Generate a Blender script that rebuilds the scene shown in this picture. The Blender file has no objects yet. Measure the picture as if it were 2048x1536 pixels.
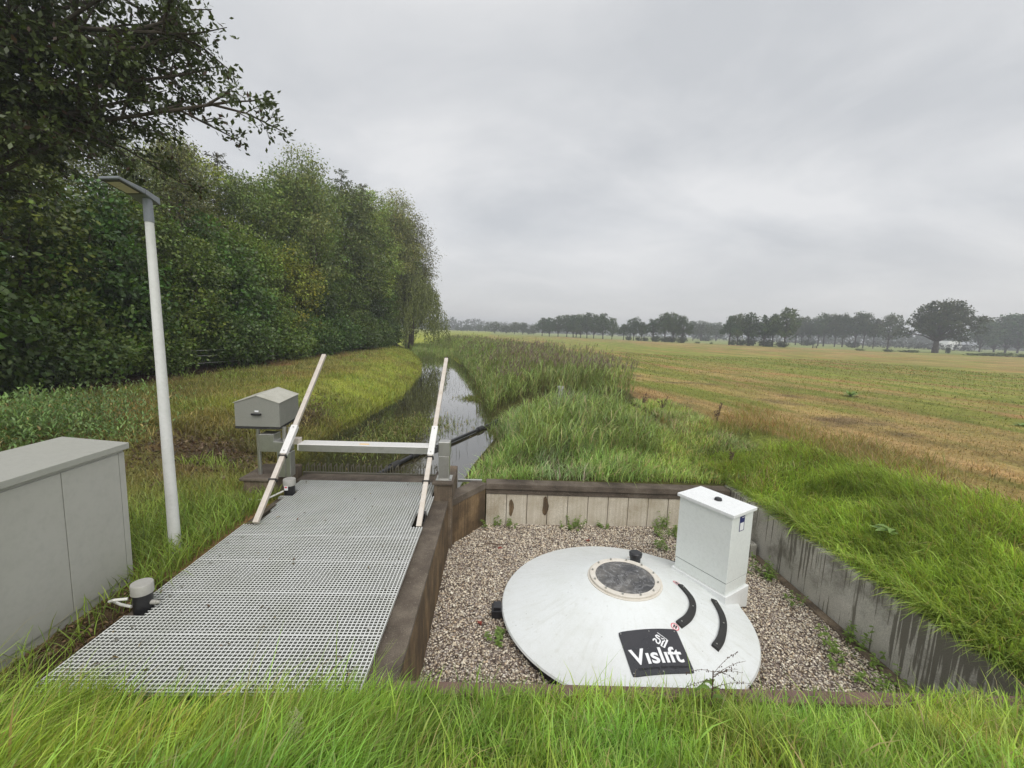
import bpy, bmesh, math, random
import numpy as np
from mathutils import Vector, Matrix

S = bpy.context.scene
COL = S.collection
rad = math.radians

# ------------------------------------------------------------------ camera
EYE = (0.0, 0.0, 2.73)
PITCH, ROLL, YAW, FPX = 0.1243, 0.0350, 0.0387, 865.0

def set_camera():
    f = Vector((math.sin(YAW) * math.cos(PITCH), math.cos(YAW) * math.cos(PITCH), -math.sin(PITCH)))
    rt = Vector((math.cos(YAW), -math.sin(YAW), 0))
    up = rt.cross(f)
    r2 = rt * math.cos(ROLL) + up * math.sin(ROLL)
    u2 = -rt * math.sin(ROLL) + up * math.cos(ROLL)
    cd = bpy.data.cameras.new('camera')
    cd.sensor_width = 36.0
    cd.lens = FPX / 2048 * 36
    cd.clip_start = 0.05
    cd.clip_end = 3000
    co = bpy.data.objects.new('camera', cd)
    m = Matrix((r2, u2, -f)).transposed().to_4x4()
    m.translation = EYE
    co.matrix_world = m
    COL.objects.link(co)
    S.camera = co
set_camera()

# ------------------------------------------------------------------ sky, sun, exposure
SUN_EL, SUN_AZ = 50.0, 165.0       # elevation, azimuth clockwise from +Y (behind the camera, to the right)

def set_world():
    w = bpy.data.worlds.new('World')
    S.world = w
    w.use_nodes = True
    nt = w.node_tree
    N, L = nt.nodes, nt.links
    N.clear()
    out = N.new('ShaderNodeOutputWorld')
    bg = N.new('ShaderNodeBackground')
    bg.inputs['Strength'].default_value = 0.1
    sky = N.new('ShaderNodeTexSky')
    sky.sky_type = 'NISHITA'
    sky.sun_disc = False
    sky.sun_elevation = rad(SUN_EL)
    sky.sun_rotation = rad(SUN_AZ)
    tc = N.new('ShaderNodeTexCoord')
    sp = N.new('ShaderNodeSeparateXYZ')
    L.new(tc.outputs['Generated'], sp.inputs[0])

    def math_(op, a, b=None):
        n = N.new('ShaderNodeMath')
        n.operation = op
        for i, v in enumerate((a, b)):
            if v is None: continue
            if isinstance(v, (int, float)): n.inputs[i].default_value = v
            else: L.new(v, n.inputs[i])
        return n.outputs[0]
    zc = math_('MAXIMUM', sp.outputs['Z'], 0.0)
    zz = math_('ADD', zc, 0.24)
    cx = math_('DIVIDE', sp.outputs['X'], zz)
    cy = math_('DIVIDE', sp.outputs['Y'], zz)
    cb = N.new('ShaderNodeCombineXYZ')
    L.new(cx, cb.inputs[0]); L.new(cy, cb.inputs[1])
    mp = N.new('ShaderNodeMapping')
    mp.inputs['Rotation'].default_value = (0, 0, rad(-25))
    mp.inputs['Scale'].default_value = (1.0, 1.25, 1)
    mp.inputs['Location'].default_value = (3.4, 1.7, 0)
    L.new(cb.outputs[0], mp.inputs[0])
    n1 = N.new('ShaderNodeTexNoise')
    n1.inputs['Scale'].default_value = 0.9
    n1.inputs['Detail'].default_value = 7
    n1.inputs['Roughness'].default_value = 0.56
    n1.inputs['Distortion'].default_value = 0.35
    L.new(mp.outputs[0], n1.inputs['Vector'])
    cr = N.new('ShaderNodeValToRGB')
    e = cr.color_ramp.elements
    e[0].position = 0.36; e[0].color = (5.05, 5.18, 5.36, 1)
    e[1].position = 0.63; e[1].color = (6.9, 6.9, 6.93, 1)
    k = cr.color_ramp.elements.new(0.5); k.color = (5.95, 6.02, 6.13, 1)
    L.new(n1.outputs['Fac'], cr.inputs[0])
    # paler, warmer air low down; brighter sky overhead and, added as fill, behind the camera
    mr = N.new('ShaderNodeMapRange')
    mr.inputs['From Min'].default_value = 0.0
    mr.inputs['From Max'].default_value = 0.22
    mr.inputs['To Min'].default_value = 0.75
    mr.inputs['To Max'].default_value = 0.0
    L.new(sp.outputs['Z'], mr.inputs['Value'])
    mx = N.new('ShaderNodeMixRGB')
    mx.inputs['Color2'].default_value = (6.3, 6.15, 6.0, 1)
    L.new(mr.outputs[0], mx.inputs['Fac'])
    L.new(cr.outputs[0], mx.inputs['Color1'])
    up = N.new('ShaderNodeMapRange')
    up.inputs['From Min'].default_value = 0.62
    up.inputs['From Max'].default_value = 1.0
    up.inputs['To Min'].default_value = 1.0
    up.inputs['To Max'].default_value = 1.7
    L.new(sp.outputs['Z'], up.inputs['Value'])
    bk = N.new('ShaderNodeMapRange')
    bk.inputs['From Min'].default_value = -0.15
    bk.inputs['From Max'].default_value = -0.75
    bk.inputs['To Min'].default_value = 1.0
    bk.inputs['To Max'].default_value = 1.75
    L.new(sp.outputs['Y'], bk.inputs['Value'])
    mu = N.new('ShaderNodeVectorMath')
    mu.operation = 'SCALE'
    L.new(mx.outputs[0], mu.inputs[0])
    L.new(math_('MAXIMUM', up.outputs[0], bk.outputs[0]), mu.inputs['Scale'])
    m2 = N.new('ShaderNodeMixRGB')
    m2.inputs['Fac'].default_value = 0.93
    L.new(sky.outputs[0], m2.inputs['Color1'])
    L.new(mu.outputs[0], m2.inputs['Color2'])
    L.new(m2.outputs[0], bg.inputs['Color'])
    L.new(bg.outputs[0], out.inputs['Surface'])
set_world()

sd = bpy.data.lights.new('sun', 'SUN')
sd.energy = 1.5
sd.angle = rad(40)
sd.color = (1.0, 0.96, 0.9)
so = bpy.data.objects.new('sun', sd)
az, el = rad(SUN_AZ), rad(SUN_EL)
sdir = Vector((math.sin(az) * math.cos(el), math.cos(az) * math.cos(el), math.sin(el)))
so.rotation_euler = sdir.to_track_quat('Z', 'Y').to_euler()
so.location = (0, 0, 60)
COL.objects.link(so)

S.view_settings.view_transform = 'Standard'
S.view_settings.look = 'None'
S.view_settings.exposure = 0.32
S.view_settings.gamma = 1.0
S.cycles.max_bounces = 8
S.cycles.diffuse_bounces = 6
S.cycles.glossy_bounces = 3
S.cycles.transmission_bounces = 4
S.cycles.volume_bounces = 0
S.cycles.use_adaptive_sampling = True
S.cycles.adaptive_threshold = 0.015
S.cycles.use_denoising = True

# ------------------------------------------------------------------ helpers
rng = np.random.default_rng(7)
R_ = random.Random(5)

def hash2(ix, iy, seed):
    h = (ix.astype(np.int64) * 374761393 + iy.astype(np.int64) * 668265263 + seed * 974711) & 0xffffffff
    h = ((h ^ (h >> 13)) * 1274126177) & 0xffffffff
    return ((h ^ (h >> 16)) & 0xffff) / 65535.0

def vnoise(x, y, seed=0):
    x = np.asarray(x, float); y = np.asarray(y, float)
    ix, iy = np.floor(x), np.floor(y)
    fx, fy = x - ix, y - iy
    fx = fx * fx * (3 - 2 * fx); fy = fy * fy * (3 - 2 * fy)
    a, b = hash2(ix, iy, seed), hash2(ix + 1, iy, seed)
    c, d = hash2(ix, iy + 1, seed), hash2(ix + 1, iy + 1, seed)
    return (a * (1 - fx) + b * fx) * (1 - fy) + (c * (1 - fx) + d * fx) * fy

def fbm(x, y, seed=0, o=4):
    s, a, t = 0, .5, 0
    for i in range(o):
        s = s + a * vnoise(np.asarray(x) * 2 ** i, np.asarray(y) * 2 ** i, seed + i * 17); t += a; a *= .5
    return s / t

def sstep(a, b, x):
    t = np.clip((x - a) / (b - a), 0, 1)
    return t * t * (3 - 2 * t)

def wloc(o):
    v = Vector((0, 0, 0))
    while o is not None:
        v = v + o.location; o = o.parent
    return v

def tag(o, label=None, cat=None, group=None, kind=None):
    if label: o['label'] = label
    if cat: o['category'] = cat
    if group: o['group'] = group
    if kind: o['kind'] = kind
    return o

def thing(name, label, cat, loc, group=None):
    o = bpy.data.objects.new(name, None)
    o.empty_display_size = 0.1
    COL.objects.link(o)
    o.location = loc
    return tag(o, label, cat, group)

def link(name, me, parent=None):
    o = bpy.data.objects.new(name, me)
    COL.objects.link(o)
    if parent is not None: o.parent = parent
    return o

def copy_tree(o, parent=None):
    c = o.copy()
    COL.objects.link(c)
    c.parent = parent
    for ch in list(o.children):
        copy_tree(ch, c)
    return c

class MB:
    """collects verts and faces in world coordinates; build() links ONE mesh object"""
    def __init__(s): s.v, s.f = [], []
    def add(s, vs, fs):
        k = len(s.v)
        s.v += [tuple(p) for p in vs]
        s.f += [tuple(i + k for i in f) for f in fs]
        return s
    def box(s, a, b, m=None):
        (x0, y0, z0), (x1, y1, z1) = a, b
        vs = [(x0, y0, z0), (x1, y0, z0), (x1, y1, z0), (x0, y1, z0), (x0, y0, z1), (x1, y0, z1), (x1, y1, z1), (x0, y1, z1)]
        if m is not None: vs = [m @ Vector(p) for p in vs]
        return s.add(vs, [(0, 3, 2, 1), (4, 5, 6, 7), (0, 1, 5, 4), (1, 2, 6, 5), (2, 3, 7, 6), (3, 0, 4, 7)])
    def prism(s, base, top):
        n = len(base)
        return s.add(list(base) + list(top), [tuple(range(n - 1, -1, -1)), tuple(range(n, 2 * n))] + [(i, (i + 1) % n, n + (i + 1) % n, n + i) for i in range(n)])
    def tube(s, pts, rs, n=10, cap=True):
        pts = [Vector(p) for p in pts]
        if isinstance(rs, (int, float)): rs = [rs] * len(pts)
        rings = []
        for i, p in enumerate(pts):
            d = (pts[min(i + 1, len(pts) - 1)] - pts[max(i - 1, 0)]).normalized()
            a = d.orthogonal().normalized() if abs(d.z) < .95 else d.cross(Vector((1, 0, 0))).normalized()
            if abs(d.z) < .95: a = d.cross(Vector((0, 0, 1))).normalized()
            b = d.cross(a)
            rings += [p + (a * math.cos(2 * math.pi * j / n) + b * math.sin(2 * math.pi * j / n)) * rs[i] for j in range(n)]
        fs = []
        for i in range(len(pts) - 1):
            for j in range(n):
                fs.append((i * n + j, i * n + (j + 1) % n, (i + 1) * n + (j + 1) % n, (i + 1) * n + j))
        if cap:
            fs.append(tuple(range(n - 1, -1, -1)))
            fs.append(tuple((len(pts) - 1) * n + j for j in range(n)))
        return s.add(rings, fs)
    def bar(s, p, q, w, h, side=(1, 0, 0)):
        p, q = Vector(p), Vector(q)
        d = (q - p).normalized()
        sd = Vector(side); sd = (sd - d * sd.dot(d)).normalized()
        u = sd.cross(d)
        def ring(c): return [c - sd * w / 2 - u * h / 2, c + sd * w / 2 - u * h / 2, c + sd * w / 2 + u * h / 2, c - sd * w / 2 + u * h / 2]
        return s.prism(ring(p), ring(q))
    def build(s, name, mat, parent=None, bevel=0.0, smooth=False, label=None):
        off = wloc(parent) if parent is not None else Vector((0, 0, 0))
        me = bpy.data.meshes.new(name)
        me.from_pydata([tuple(Vector(p) - off) for p in s.v], [], s.f)
        bm = bmesh.new()
        bm.from_mesh(me)
        bmesh.ops.recalc_face_normals(bm, faces=bm.faces)
        if bevel > 0:
            es = [e for e in bm.edges if len(e.link_faces) == 2 and e.calc_face_angle(0) > 0.6]
            bmesh.ops.bevel(bm, geom=es, offset=bevel, segments=2, profile=.5, affect='EDGES', clamp_overlap=True)
        bm.to_mesh(me)
        bm.free()
        me.materials.append(mat)
        if smooth:
            for p in me.polygons: p.use_smooth = True
            try: me.set_sharp_from_angle(angle=rad(35))
            except Exception: pass
        o = link(name, me, parent)
        if label: o['label'] = label
        return o

def npmesh(name, V, loops, starts, mat, cols=None, parent=None, smooth=False):
    me = bpy.data.meshes.new(name)
    me.vertices.add(len(V)); me.vertices.foreach_set('co', np.ascontiguousarray(V, np.float32).ravel())
    me.loops.add(len(loops)); me.loops.foreach_set('vertex_index', np.ascontiguousarray(loops, np.int32))
    me.polygons.add(len(starts)); me.polygons.foreach_set('loop_start', np.ascontiguousarray(starts, np.int32))
    if smooth: me.polygons.foreach_set('use_smooth', np.ones(len(starts), bool))
    me.update(calc_edges=True)
    if cols is not None:
        at = me.color_attributes.new('Col', 'FLOAT_COLOR', 'POINT')
        rgba = np.ones((len(V), 4), np.float32); rgba[:, :3] = cols
        at.data.foreach_set('color', rgba.ravel())
    if mat is not None: me.materials.append(mat)
    return link(name, me, parent)

# ------------------------------------------------------------------ materials
def nodes(name):
    m = bpy.data.materials.new(name)
    m.use_nodes = True
    nt = m.node_tree
    b = nt.nodes['Principled BSDF']
    return m, nt, nt.nodes, nt.links, b

def noise(N, L, src, scale, detail=4, rough=.55, sc=None):
    n = N.new('ShaderNodeTexNoise')
    n.inputs['Scale'].default_value = scale
    n.inputs['Detail'].default_value = detail
    n.inputs['Roughness'].default_value = rough
    if sc is not None:
        mp = N.new('ShaderNodeMapping')
        mp.inputs['Scale'].default_value = sc
        L.new(src, mp.inputs[0]); L.new(mp.outputs[0], n.inputs['Vector'])
    else:
        L.new(src, n.inputs['Vector'])
    return n.outputs['Fac']

def ramp(N, L, fac, stops):
    r = N.new('ShaderNodeValToRGB')
    e = r.color_ramp.elements
    while len(e) < len(stops): e.new(0.5)
    for i, (p, c) in enumerate(stops):
        e[i].position = p
        e[i].color = (*c, 1) if len(c) == 3 else c
    L.new(fac, r.inputs[0])
    return r.outputs[0]

def mix(N, L, fac, a, b, mode='MIX'):
    m = N.new('ShaderNodeMixRGB'); m.blend_type = mode
    for i, v in ((0, fac), (1, a), (2, b)):
        if isinstance(v, (int, float)): m.inputs[i].default_value = v
        elif isinstance(v, tuple): m.inputs[i].default_value = (*v, 1)
        else: L.new(v, m.inputs[i])
    return m.outputs[0]

def bump(N, L, b, h, strength, dist=.01):
    n = N.new('ShaderNodeBump')
    n.inputs['Strength'].default_value = strength
    n.inputs['Distance'].default_value = dist
    L.new(h, n.inputs['Height']); L.new(n.outputs[0], b.inputs['Normal'])

def paint(name, c, rough=.45, metal=0.0, dirt=(.5, .5, .45), amount=.25, scale=6, bmp=.05, spec=.5):
    m, nt, N, L, b = nodes(name)
    tc = N.new('ShaderNodeNewGeometry')
    f = noise(N, L, tc.outputs['Position'], scale, 6, .6)
    f2 = noise(N, L, tc.outputs['Position'], scale * 9, 3, .6)
    d = ramp(N, L, f, [(.42, (0, 0, 0)), (.75, (amount,) * 3)])
    c1 = mix(N, L, d, c, tuple(x * y for x, y in zip(c, dirt)))
    c2 = mix(N, L, ramp(N, L, f2, [(.3, (.93,) * 3), (.7, (1.04,) * 3)]), (0, 0, 0), c1, 'MIX')
    L.new(c2, b.inputs['Base Color'])
    L.new(ramp(N, L, f, [(.3, (rough * .85,) * 3), (.7, (min(1, rough * 1.25),) * 3)]), b.inputs['Roughness'])
    b.inputs['Metallic'].default_value = metal
    b.inputs['Specular IOR Level'].default_value = spec
    if bmp: bump(N, L, b, f2, bmp, .004)
    return m

def concrete(name, base, dark, light, speck=.5, streak=0.0, rough=.85, wet=None, ax='Y'):
    """weathered concrete; streak: vertical runs of dark stain; wet: threshold below which the stain takes over"""
    m, nt, N, L, b = nodes(name)
    g = N.new('ShaderNodeNewGeometry')
    P = g.outputs['Position']
    f = noise(N, L, P, 2.2, 8, .62)
    c = ramp(N, L, f, [(.28, dark), (.5, base), (.74, light)])
    sp = N.new('ShaderNodeTexVoronoi'); sp.inputs['Scale'].default_value = 55
    L.new(P, sp.inputs['Vector'])
    spk = ramp(N, L, sp.outputs['Distance'], [(.10, (1, 1, 1)), (.22, (0, 0, 0))])
    pick = ramp(N, L, noise(N, L, P, 21, 2), [(.48, (0, 0, 0)), (.62, (speck,) * 3)])
    c = mix(N, L, mix(N, L, 1.0, spk, pick, 'MULTIPLY'), c, (.5, .45, .38))
    grain = noise(N, L, P, 70, 4, .7)
    c = mix(N, L, .55, c, mix(N, L, 1.0, c, ramp(N, L, grain, [(.3, (.45,) * 3), (.7, (1.5,) * 3)]), 'MULTIPLY'))
    if streak > 0:
        s1 = noise(N, L, P, 3.0, 5, .65, sc=(1.5, 1.5, .22))
        s2 = noise(N, L, P, 20.0, 2, .5, sc=(1.4, 1.4, .02))
        a = N.new('ShaderNodeMath'); a.operation = 'MULTIPLY_ADD'
        L.new(s1, a.inputs[0]); a.inputs[1].default_value = .55
        h = N.new('ShaderNodeMath'); h.operation = 'MULTIPLY'; L.new(s2, h.inputs[0]); h.inputs[1].default_value = .5
        L.new(h.outputs[0], a.inputs[2])
        if wet is not None:
            # stain starts at the top edge and runs down unequal lengths
            sx = N.new('ShaderNodeSeparateXYZ'); L.new(P, sx.inputs[0])
            mr = N.new('ShaderNodeMapRange')
            mr.inputs['From Min'].default_value = -1.0; mr.inputs['From Max'].default_value = -.1
            wy = ramp(N, L, noise(N, L, P, .55, 2, .5), [(.40, (0, 0, 0)), (.62, (.13,) * 3)])
            mr.inputs['To Min'].default_value = -.055; mr.inputs['To Max'].default_value = .075
            L.new(sx.outputs['Z'], mr.inputs['Value'])
            ad = N.new('ShaderNodeMath'); ad.operation = 'ADD'
            ad0 = N.new('ShaderNodeMath'); ad0.operation = 'ADD'; L.new(a.outputs[0], ad0.inputs[0]); L.new(wy, ad0.inputs[1])
            L.new(ad0.outputs[0], ad.inputs[0]); L.new(mr.outputs[0], ad.inputs[1])
            sfac = ramp(N, L, ad.outputs[0], [(wet, (0, 0, 0)), (wet + .035, (streak,) * 3)])
        else:
            sfac = ramp(N, L, a.outputs[0], [(.46, (0, 0, 0)), (.60, (streak,) * 3)])
        c = mix(N, L, sfac, c, dark)
    L.new(c, b.inputs['Base Color'])
    b.inputs['Roughness'].default_value = rough
    b.inputs['Specular IOR Level'].default_value = .25
    bump(N, L, b, grain, .5, .006)
    return m

def leafy(name, trans=.3, rough=.5, spec=.35, var=.25):
    m, nt, N, L, b = nodes(name)
    a = N.new('ShaderNodeAttribute'); a.attribute_name = 'Col'
    oi = N.new('ShaderNodeObjectInfo')
    hs = N.new('ShaderNodeHueSaturation')
    r = ramp(N, L, oi.outputs['Random'], [(0, (1 - var,) * 3), (1, (1 + var,) * 3)])
    if var > 0:
        hm = N.new('ShaderNodeMapRange'); hm.inputs['From Max'].default_value = 1; hm.inputs['To Min'].default_value = .478; hm.inputs['To Max'].default_value = .516
        fr = N.new('ShaderNodeMath'); fr.operation = 'FRACT'; ml = N.new('ShaderNodeMath'); ml.operation = 'MULTIPLY'; ml.inputs[1].default_value = 7.31
        L.new(oi.outputs['Random'], ml.inputs[0]); L.new(ml.outputs[0], fr.inputs[0]); L.new(fr.outputs[0], hm.inputs['Value']); L.new(hm.outputs[0], hs.inputs['Hue'])
    L.new(a.outputs['Color'], hs.inputs['Color'])
    L.new(r, hs.inputs['Value'])
    c = hs.outputs[0]
    L.new(c, b.inputs['Base Color'])
    b.inputs['Roughness'].default_value = rough
    b.inputs['Specular IOR Level'].default_value = spec
    t = N.new('ShaderNodeBsdfTranslucent')
    L.new(mix(N, L, 1.0, c, (1.15, 1.1, .7), 'MULTIPLY'), t.inputs['Color'])
    ms = N.new('ShaderNodeMixShader'); ms.inputs[0].default_value = trans
    out = N['Material Output']
    L.new(b.outputs[0], ms.inputs[1]); L.new(t.outputs[0], ms.inputs[2]); L.new(ms.outputs[0], out.inputs['Surface'])
    return m

M = {}
M['grass'] = leafy('grass_blade', .35, .42, .4, 0)
M['leaf'] = leafy('leaf', .25, .42, .45, .34)
M['farleaf'] = leafy('far_leaf', .15, .7, .2, .2)
M['bark'] = concrete('bark', (.07, .055, .042), (.035, .028, .022), (.12, .105, .085), 0)
M['white'] = paint('white_polyester', (.69, .715, .71), .38, 0, (.8, .8, .74), .22, 2.5, .03)
M['cabwhite'] = paint('cabinet_paint', (.73, .76, .735), .35, 0, (.86, .88, .84), .3, 3, .02)
M['cabtop'] = paint('cabinet_top', (.76, .775, .77), .35, 0, (.85, .85, .82), .2, 3, .02)
M['cream'] = paint('cream_ring', (.66, .62, .55), .4, 0, (.7, .65, .55), .4, 9, .02)
M['black'] = paint('black_plastic', (.016, .016, .018), .32, 0, (2.2, 2.1, 2.0), .5, 9, .04)
M['rubber'] = paint('black_rubber', (.022, .022, .022), .7, 0, (2.5, 2.3, 2.0), .5, 9, .1)
M['plate'] = paint('sign_plate', (.027, .027, .032), .28, 0, (1.8, 1.7, 1.6), .4, 5, .0)
M['letters'] = paint('sign_white', (.80, .81, .82), .4, 0, (.85, .82, .8), .25, 20, 0)
M['emboss'] = paint('sign_black', (.008, .008, .009), .5, 0, (1, 1, 1), 0, 9, 0)
M['red'] = paint('sticker_red', (.62, .10, .13), .45, 0, (1.2, 1.6, 1.5), .5, 40, 0)
M['pink'] = paint('sticker_white', (.80, .68, .68), .45, 0, (.9, .8, .8), .4, 40, 0)
M['blue'] = paint('sticker_blue', (.025, .03, .14), .4, 0, (1.2, 1.2, 1.2), .2, 20, 0)
M['grey'] = paint('grey_cabinet_paint', (.40, .395, .36), .5, 0, (.8, .8, .76), .35, 1.6, .12)
M['greytop'] = paint('grey_cabinet_lid', (.345, .345, .31), .5, 0, (.85, .85, .8), .35, 2.5, .12)
M['hood'] = paint('hood_paint', (.225, .225, .20), .5, 0, (.8, .85, .75), .3, 4, .05)
M['hoodroof'] = paint('hood_roof_lit', (.44, .43, .37), .5, 0, (.62, .62, .55), .6, 4, .05)  # lighter than the hood: light on the roof slopes is put into the colour
M['steel'] = paint('stainless', (.52, .515, .49), .34, .85, (.6, .58, .5), .5, 7, .05)
M['beam'] = paint('pale_aluminium', (.74, .73, .71), .42, .25, (.75, .72, .66), .3, 5, .03)
M['rail'] = paint('rail_aluminium', (.60, .55, .49), .45, .35, (.72, .62, .5), .55, 6, .04)
M['galv'] = paint('galvanised_pole', (.66, .66, .645), .55, .1, (.72, .74, .70), .5, 3.5, .08)
M['lamphead'] = paint('lamp_grey', (.20, .215, .235), .45, .1, (.8, .8, .8), .25, 8, 0)
M['lampdark'] = paint('lamp_black', (.03, .03, .032), .4, 0, (1.3, 1.3, 1.3), .2, 8, 0)
M['lens'] = paint('lamp_lens', (.62, .55, .42), .3, 0, (.8, .8, .8), .4, 18, 0)
M['capmetal'] = paint('pipe_cap', (.46, .45, .42), .5, .3, (.75, .72, .66), .4, 14, .05)
M['grp'] = paint('grp_grating', (.87, .88, .86), .5, 0, (.70, .71, .62), .5, 2.2, .05)
def let_light_through(m, c, f):
    # glass-fibre resin is translucent: part of the light passes through the thin bars
    N, L = m.node_tree.nodes, m.node_tree.links
    t = N.new('ShaderNodeBsdfTranslucent'); t.inputs['Color'].default_value = (*c, 1)
    ms = N.new('ShaderNodeMixShader'); ms.inputs[0].default_value = f
    L.new(N['Principled BSDF'].outputs[0], ms.inputs[1]); L.new(t.outputs[0], ms.inputs[2]); L.new(ms.outputs[0], N['Material Output'].inputs['Surface'])
let_light_through(M['grp'], (.86, .87, .84), .22)
M['hose'] = paint('white_hose', (.68, .68, .65), .5, 0, (.8, .75, .6), .3, 9, 0)
M['tooth'] = paint('rack_steel', (.16, .15, .12), .6, .4, (.6, .55, .4), .6, 8, .1)
M['sheet'] = paint('brown_rail', (.16, .095, .078), .6, 0, (.75, .7, .65), .6, 5, .15)
M['yellow'] = paint('yellow_sticker', (.80, .47, .12), .5, 0, (1, 1.3, 1.2), .5, 16, 0)
M['pipe'] = paint('grey_post', (.38, .38, .36), .6, 0, (.7, .75, .65), .5, 9, .05)
M['wood'] = concrete('fence_wood', (.12, .095, .07), (.06, .05, .04), (.2, .17, .13), 0)
M['conc_dark'] = concrete('dark_concrete', (.105, .085, .066), (.045, .036, .028), (.19, .16, .125), .75, 0)
M['conc_face'] = concrete('stained_face', (.135, .092, .052), (.05, .037, .025), (.30, .205, .11), .2, .55)
M['conc_panel'] = concrete('pale_panel', (.50, .455, .37), (.34, .29, .21), (.62, .58, .50), .15, .4)
M['conc_right'] = concrete('grey_wall', (.44, .425, .375), (.15, .14, .112), (.54, .52, .46), .1, .92, wet=.582)
M['conc_old'] = concrete('old_block', (.17, .13, .09), (.055, .043, .033), (.30, .24, .175), .6, .5)
M['stalk'] = paint('dry_stalk', (.10, .06, .042), .8, 0, (.6, .6, .6), .4, 9, 0)
M['redleaf'] = paint('fallen_leaf', (.22, .035, .018), .6, 0, (.6, .5, .5), .4, 30, 0)
M['render'] = paint('white_wall', (.7, .7, .7), .7, 0, (.85, .85, .85), .2, 2, 0)
M['roof'] = paint('grey_roof', (.28, .29, .31), .7, 0, (.85, .85, .85), .2, 2, 0)

def lid_mat():
    m, nt, N, L, b = nodes('white_polyester_lid')
    P = N.new('ShaderNodeNewGeometry').outputs['Position']
    base = (.70, .725, .72)
    f = noise(N, L, P, 1.6, 8, .68)
    c = mix(N, L, ramp(N, L, f, [(.44, (0, 0, 0)), (.72, (.55,) * 3)]), base, (.56, .575, .53))
    g = noise(N, L, P, 14, 6, .7)
    c = mix(N, L, ramp(N, L, g, [(.56, (0, 0, 0)), (.74, (.5,) * 3)]), c, (.50, .50, .45))
    sc = N.new('ShaderNodeTexNoise'); sc.inputs['Scale'].default_value = 2.6; sc.inputs['Detail'].default_value = 9; sc.inputs['Roughness'].default_value = .75; sc.inputs['Distortion'].default_value = 3.5
    L.new(P, sc.inputs['Vector'])
    c = mix(N, L, ramp(N, L, sc.outputs['Fac'], [(.495, (0, 0, 0)), (.503, (.35,) * 3), (.511, (0, 0, 0))]), c, (.48, .48, .45))
    v = N.new('ShaderNodeTexVoronoi'); v.inputs['Scale'].default_value = 15; L.new(P, v.inputs['Vector'])
    sel = N.new('ShaderNodeSeparateColor'); L.new(v.outputs['Color'], sel.inputs[0])
    spots = mix(N, L, 1.0, ramp(N, L, v.outputs['Distance'], [(.05, (1, 1, 1)), (.10, (0, 0, 0))]), ramp(N, L, sel.outputs[0], [(.80, (0, 0, 0)), (.84, (.8,) * 3)]), 'MULTIPLY')
    c = mix(N, L, spots, c, (.16, .15, .12))
    oc = N.new('ShaderNodeTexCoord'); sx = N.new('ShaderNodeSeparateXYZ'); L.new(oc.outputs['Object'], sx.inputs[0])
    an = N.new('ShaderNodeMath'); an.operation = 'ARCTAN2'; L.new(sx.outputs['Y'], an.inputs[0]); L.new(sx.outputs['X'], an.inputs[1])
    cb = N.new('ShaderNodeCombineXYZ'); L.new(sx.outputs['X'], cb.inputs[0]); L.new(sx.outputs['Y'], cb.inputs[1])
    ln = N.new('ShaderNodeVectorMath'); ln.operation = 'LENGTH'; L.new(cb.outputs[0], ln.inputs[0])
    pc = N.new('ShaderNodeCombineXYZ'); L.new(an.outputs[0], pc.inputs[0]); L.new(ln.outputs['Value'], pc.inputs[1])
    st = noise(N, L, pc.outputs[0], 9, 4, .6, sc=(2.2, .16, 1))
    edge = ramp(N, L, ln.outputs['Value'], [(.45, (.25,) * 3), (1.0, (1,) * 3)])
    c = mix(N, L, mix(N, L, 1.0, ramp(N, L, st, [(.50, (0, 0, 0)), (.76, (.26,) * 3)]), edge, 'MULTIPLY'), c, (.45, .455, .39))
    L.new(c, b.inputs['Base Color'])
    L.new(ramp(N, L, f, [(.3, (.28,) * 3), (.7, (.55,) * 3)]), b.inputs['Roughness'])
    bump(N, L, b, g, .06, .004)
    return m
M['white'] = lid_mat()

def glass_mat():
    m, nt, N, L, b = nodes('porthole_pane')
    g = N.new('ShaderNodeNewGeometry')
    P = g.outputs['Position']
    f = noise(N, L, P, 3.2, 6, .65)
    n = N.new('ShaderNodeTexNoise'); n.inputs['Scale'].default_value = 5; n.inputs['Detail'].default_value = 5; n.inputs['Distortion'].default_value = 2.6
    L.new(P, n.inputs['Vector'])
    c = ramp(N, L, f, [(.33, (.03, .03, .033)), (.52, (.085, .082, .078)), (.68, (.21, .195, .175))])
    v = N.new('ShaderNodeTexVoronoi'); v.inputs['Scale'].default_value = 24
    L.new(P, v.inputs['Vector'])
    c = mix(N, L, ramp(N, L, n.outputs['Fac'], [(.52, (0, 0, 0)), (.60, (.35,) * 3), (.64, (0, 0, 0))]), c, (.42, .42, .42))
    c = mix(N, L, ramp(N, L, v.outputs['Distance'], [(.10, (.75,) * 3), (.2, (0, 0, 0))]), c, (.42, .42, .45))
    L.new(c, b.inputs['Base Color'])
    L.new(ramp(N, L, f, [(.35, (.12,) * 3), (.65, (.5,) * 3)]), b.inputs['Roughness'])
    bump(N, L, b, n.outputs['Fac'], .2, .01)
    return m
M['pane'] = glass_mat()

def water_mat():
    m, nt, N, L, b = nodes('ditch_water')
    g = N.new('ShaderNodeNewGeometry')
    f = noise(N, L, g.outputs['Position'], .5, 4)
    L.new(ramp(N, L, f, [(.35, (.020, .017, .007)), (.65, (.040, .034, .014))]), b.inputs['Base Color'])
    b.inputs['Roughness'].default_value = .03
    b.inputs['IOR'].default_value = 1.33
    b.inputs['Specular IOR Level'].default_value = .6
    b.inputs['Coat Weight'].default_value = 1.0; b.inputs['Coat Roughness'].default_value = .02; b.inputs['Coat IOR'].default_value = 1.5
    bump(N, L, b, noise(N, L, g.outputs['Position'], 2.2, 3, .5), .05, .02)
    return m
M['water'] = water_mat()

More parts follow.
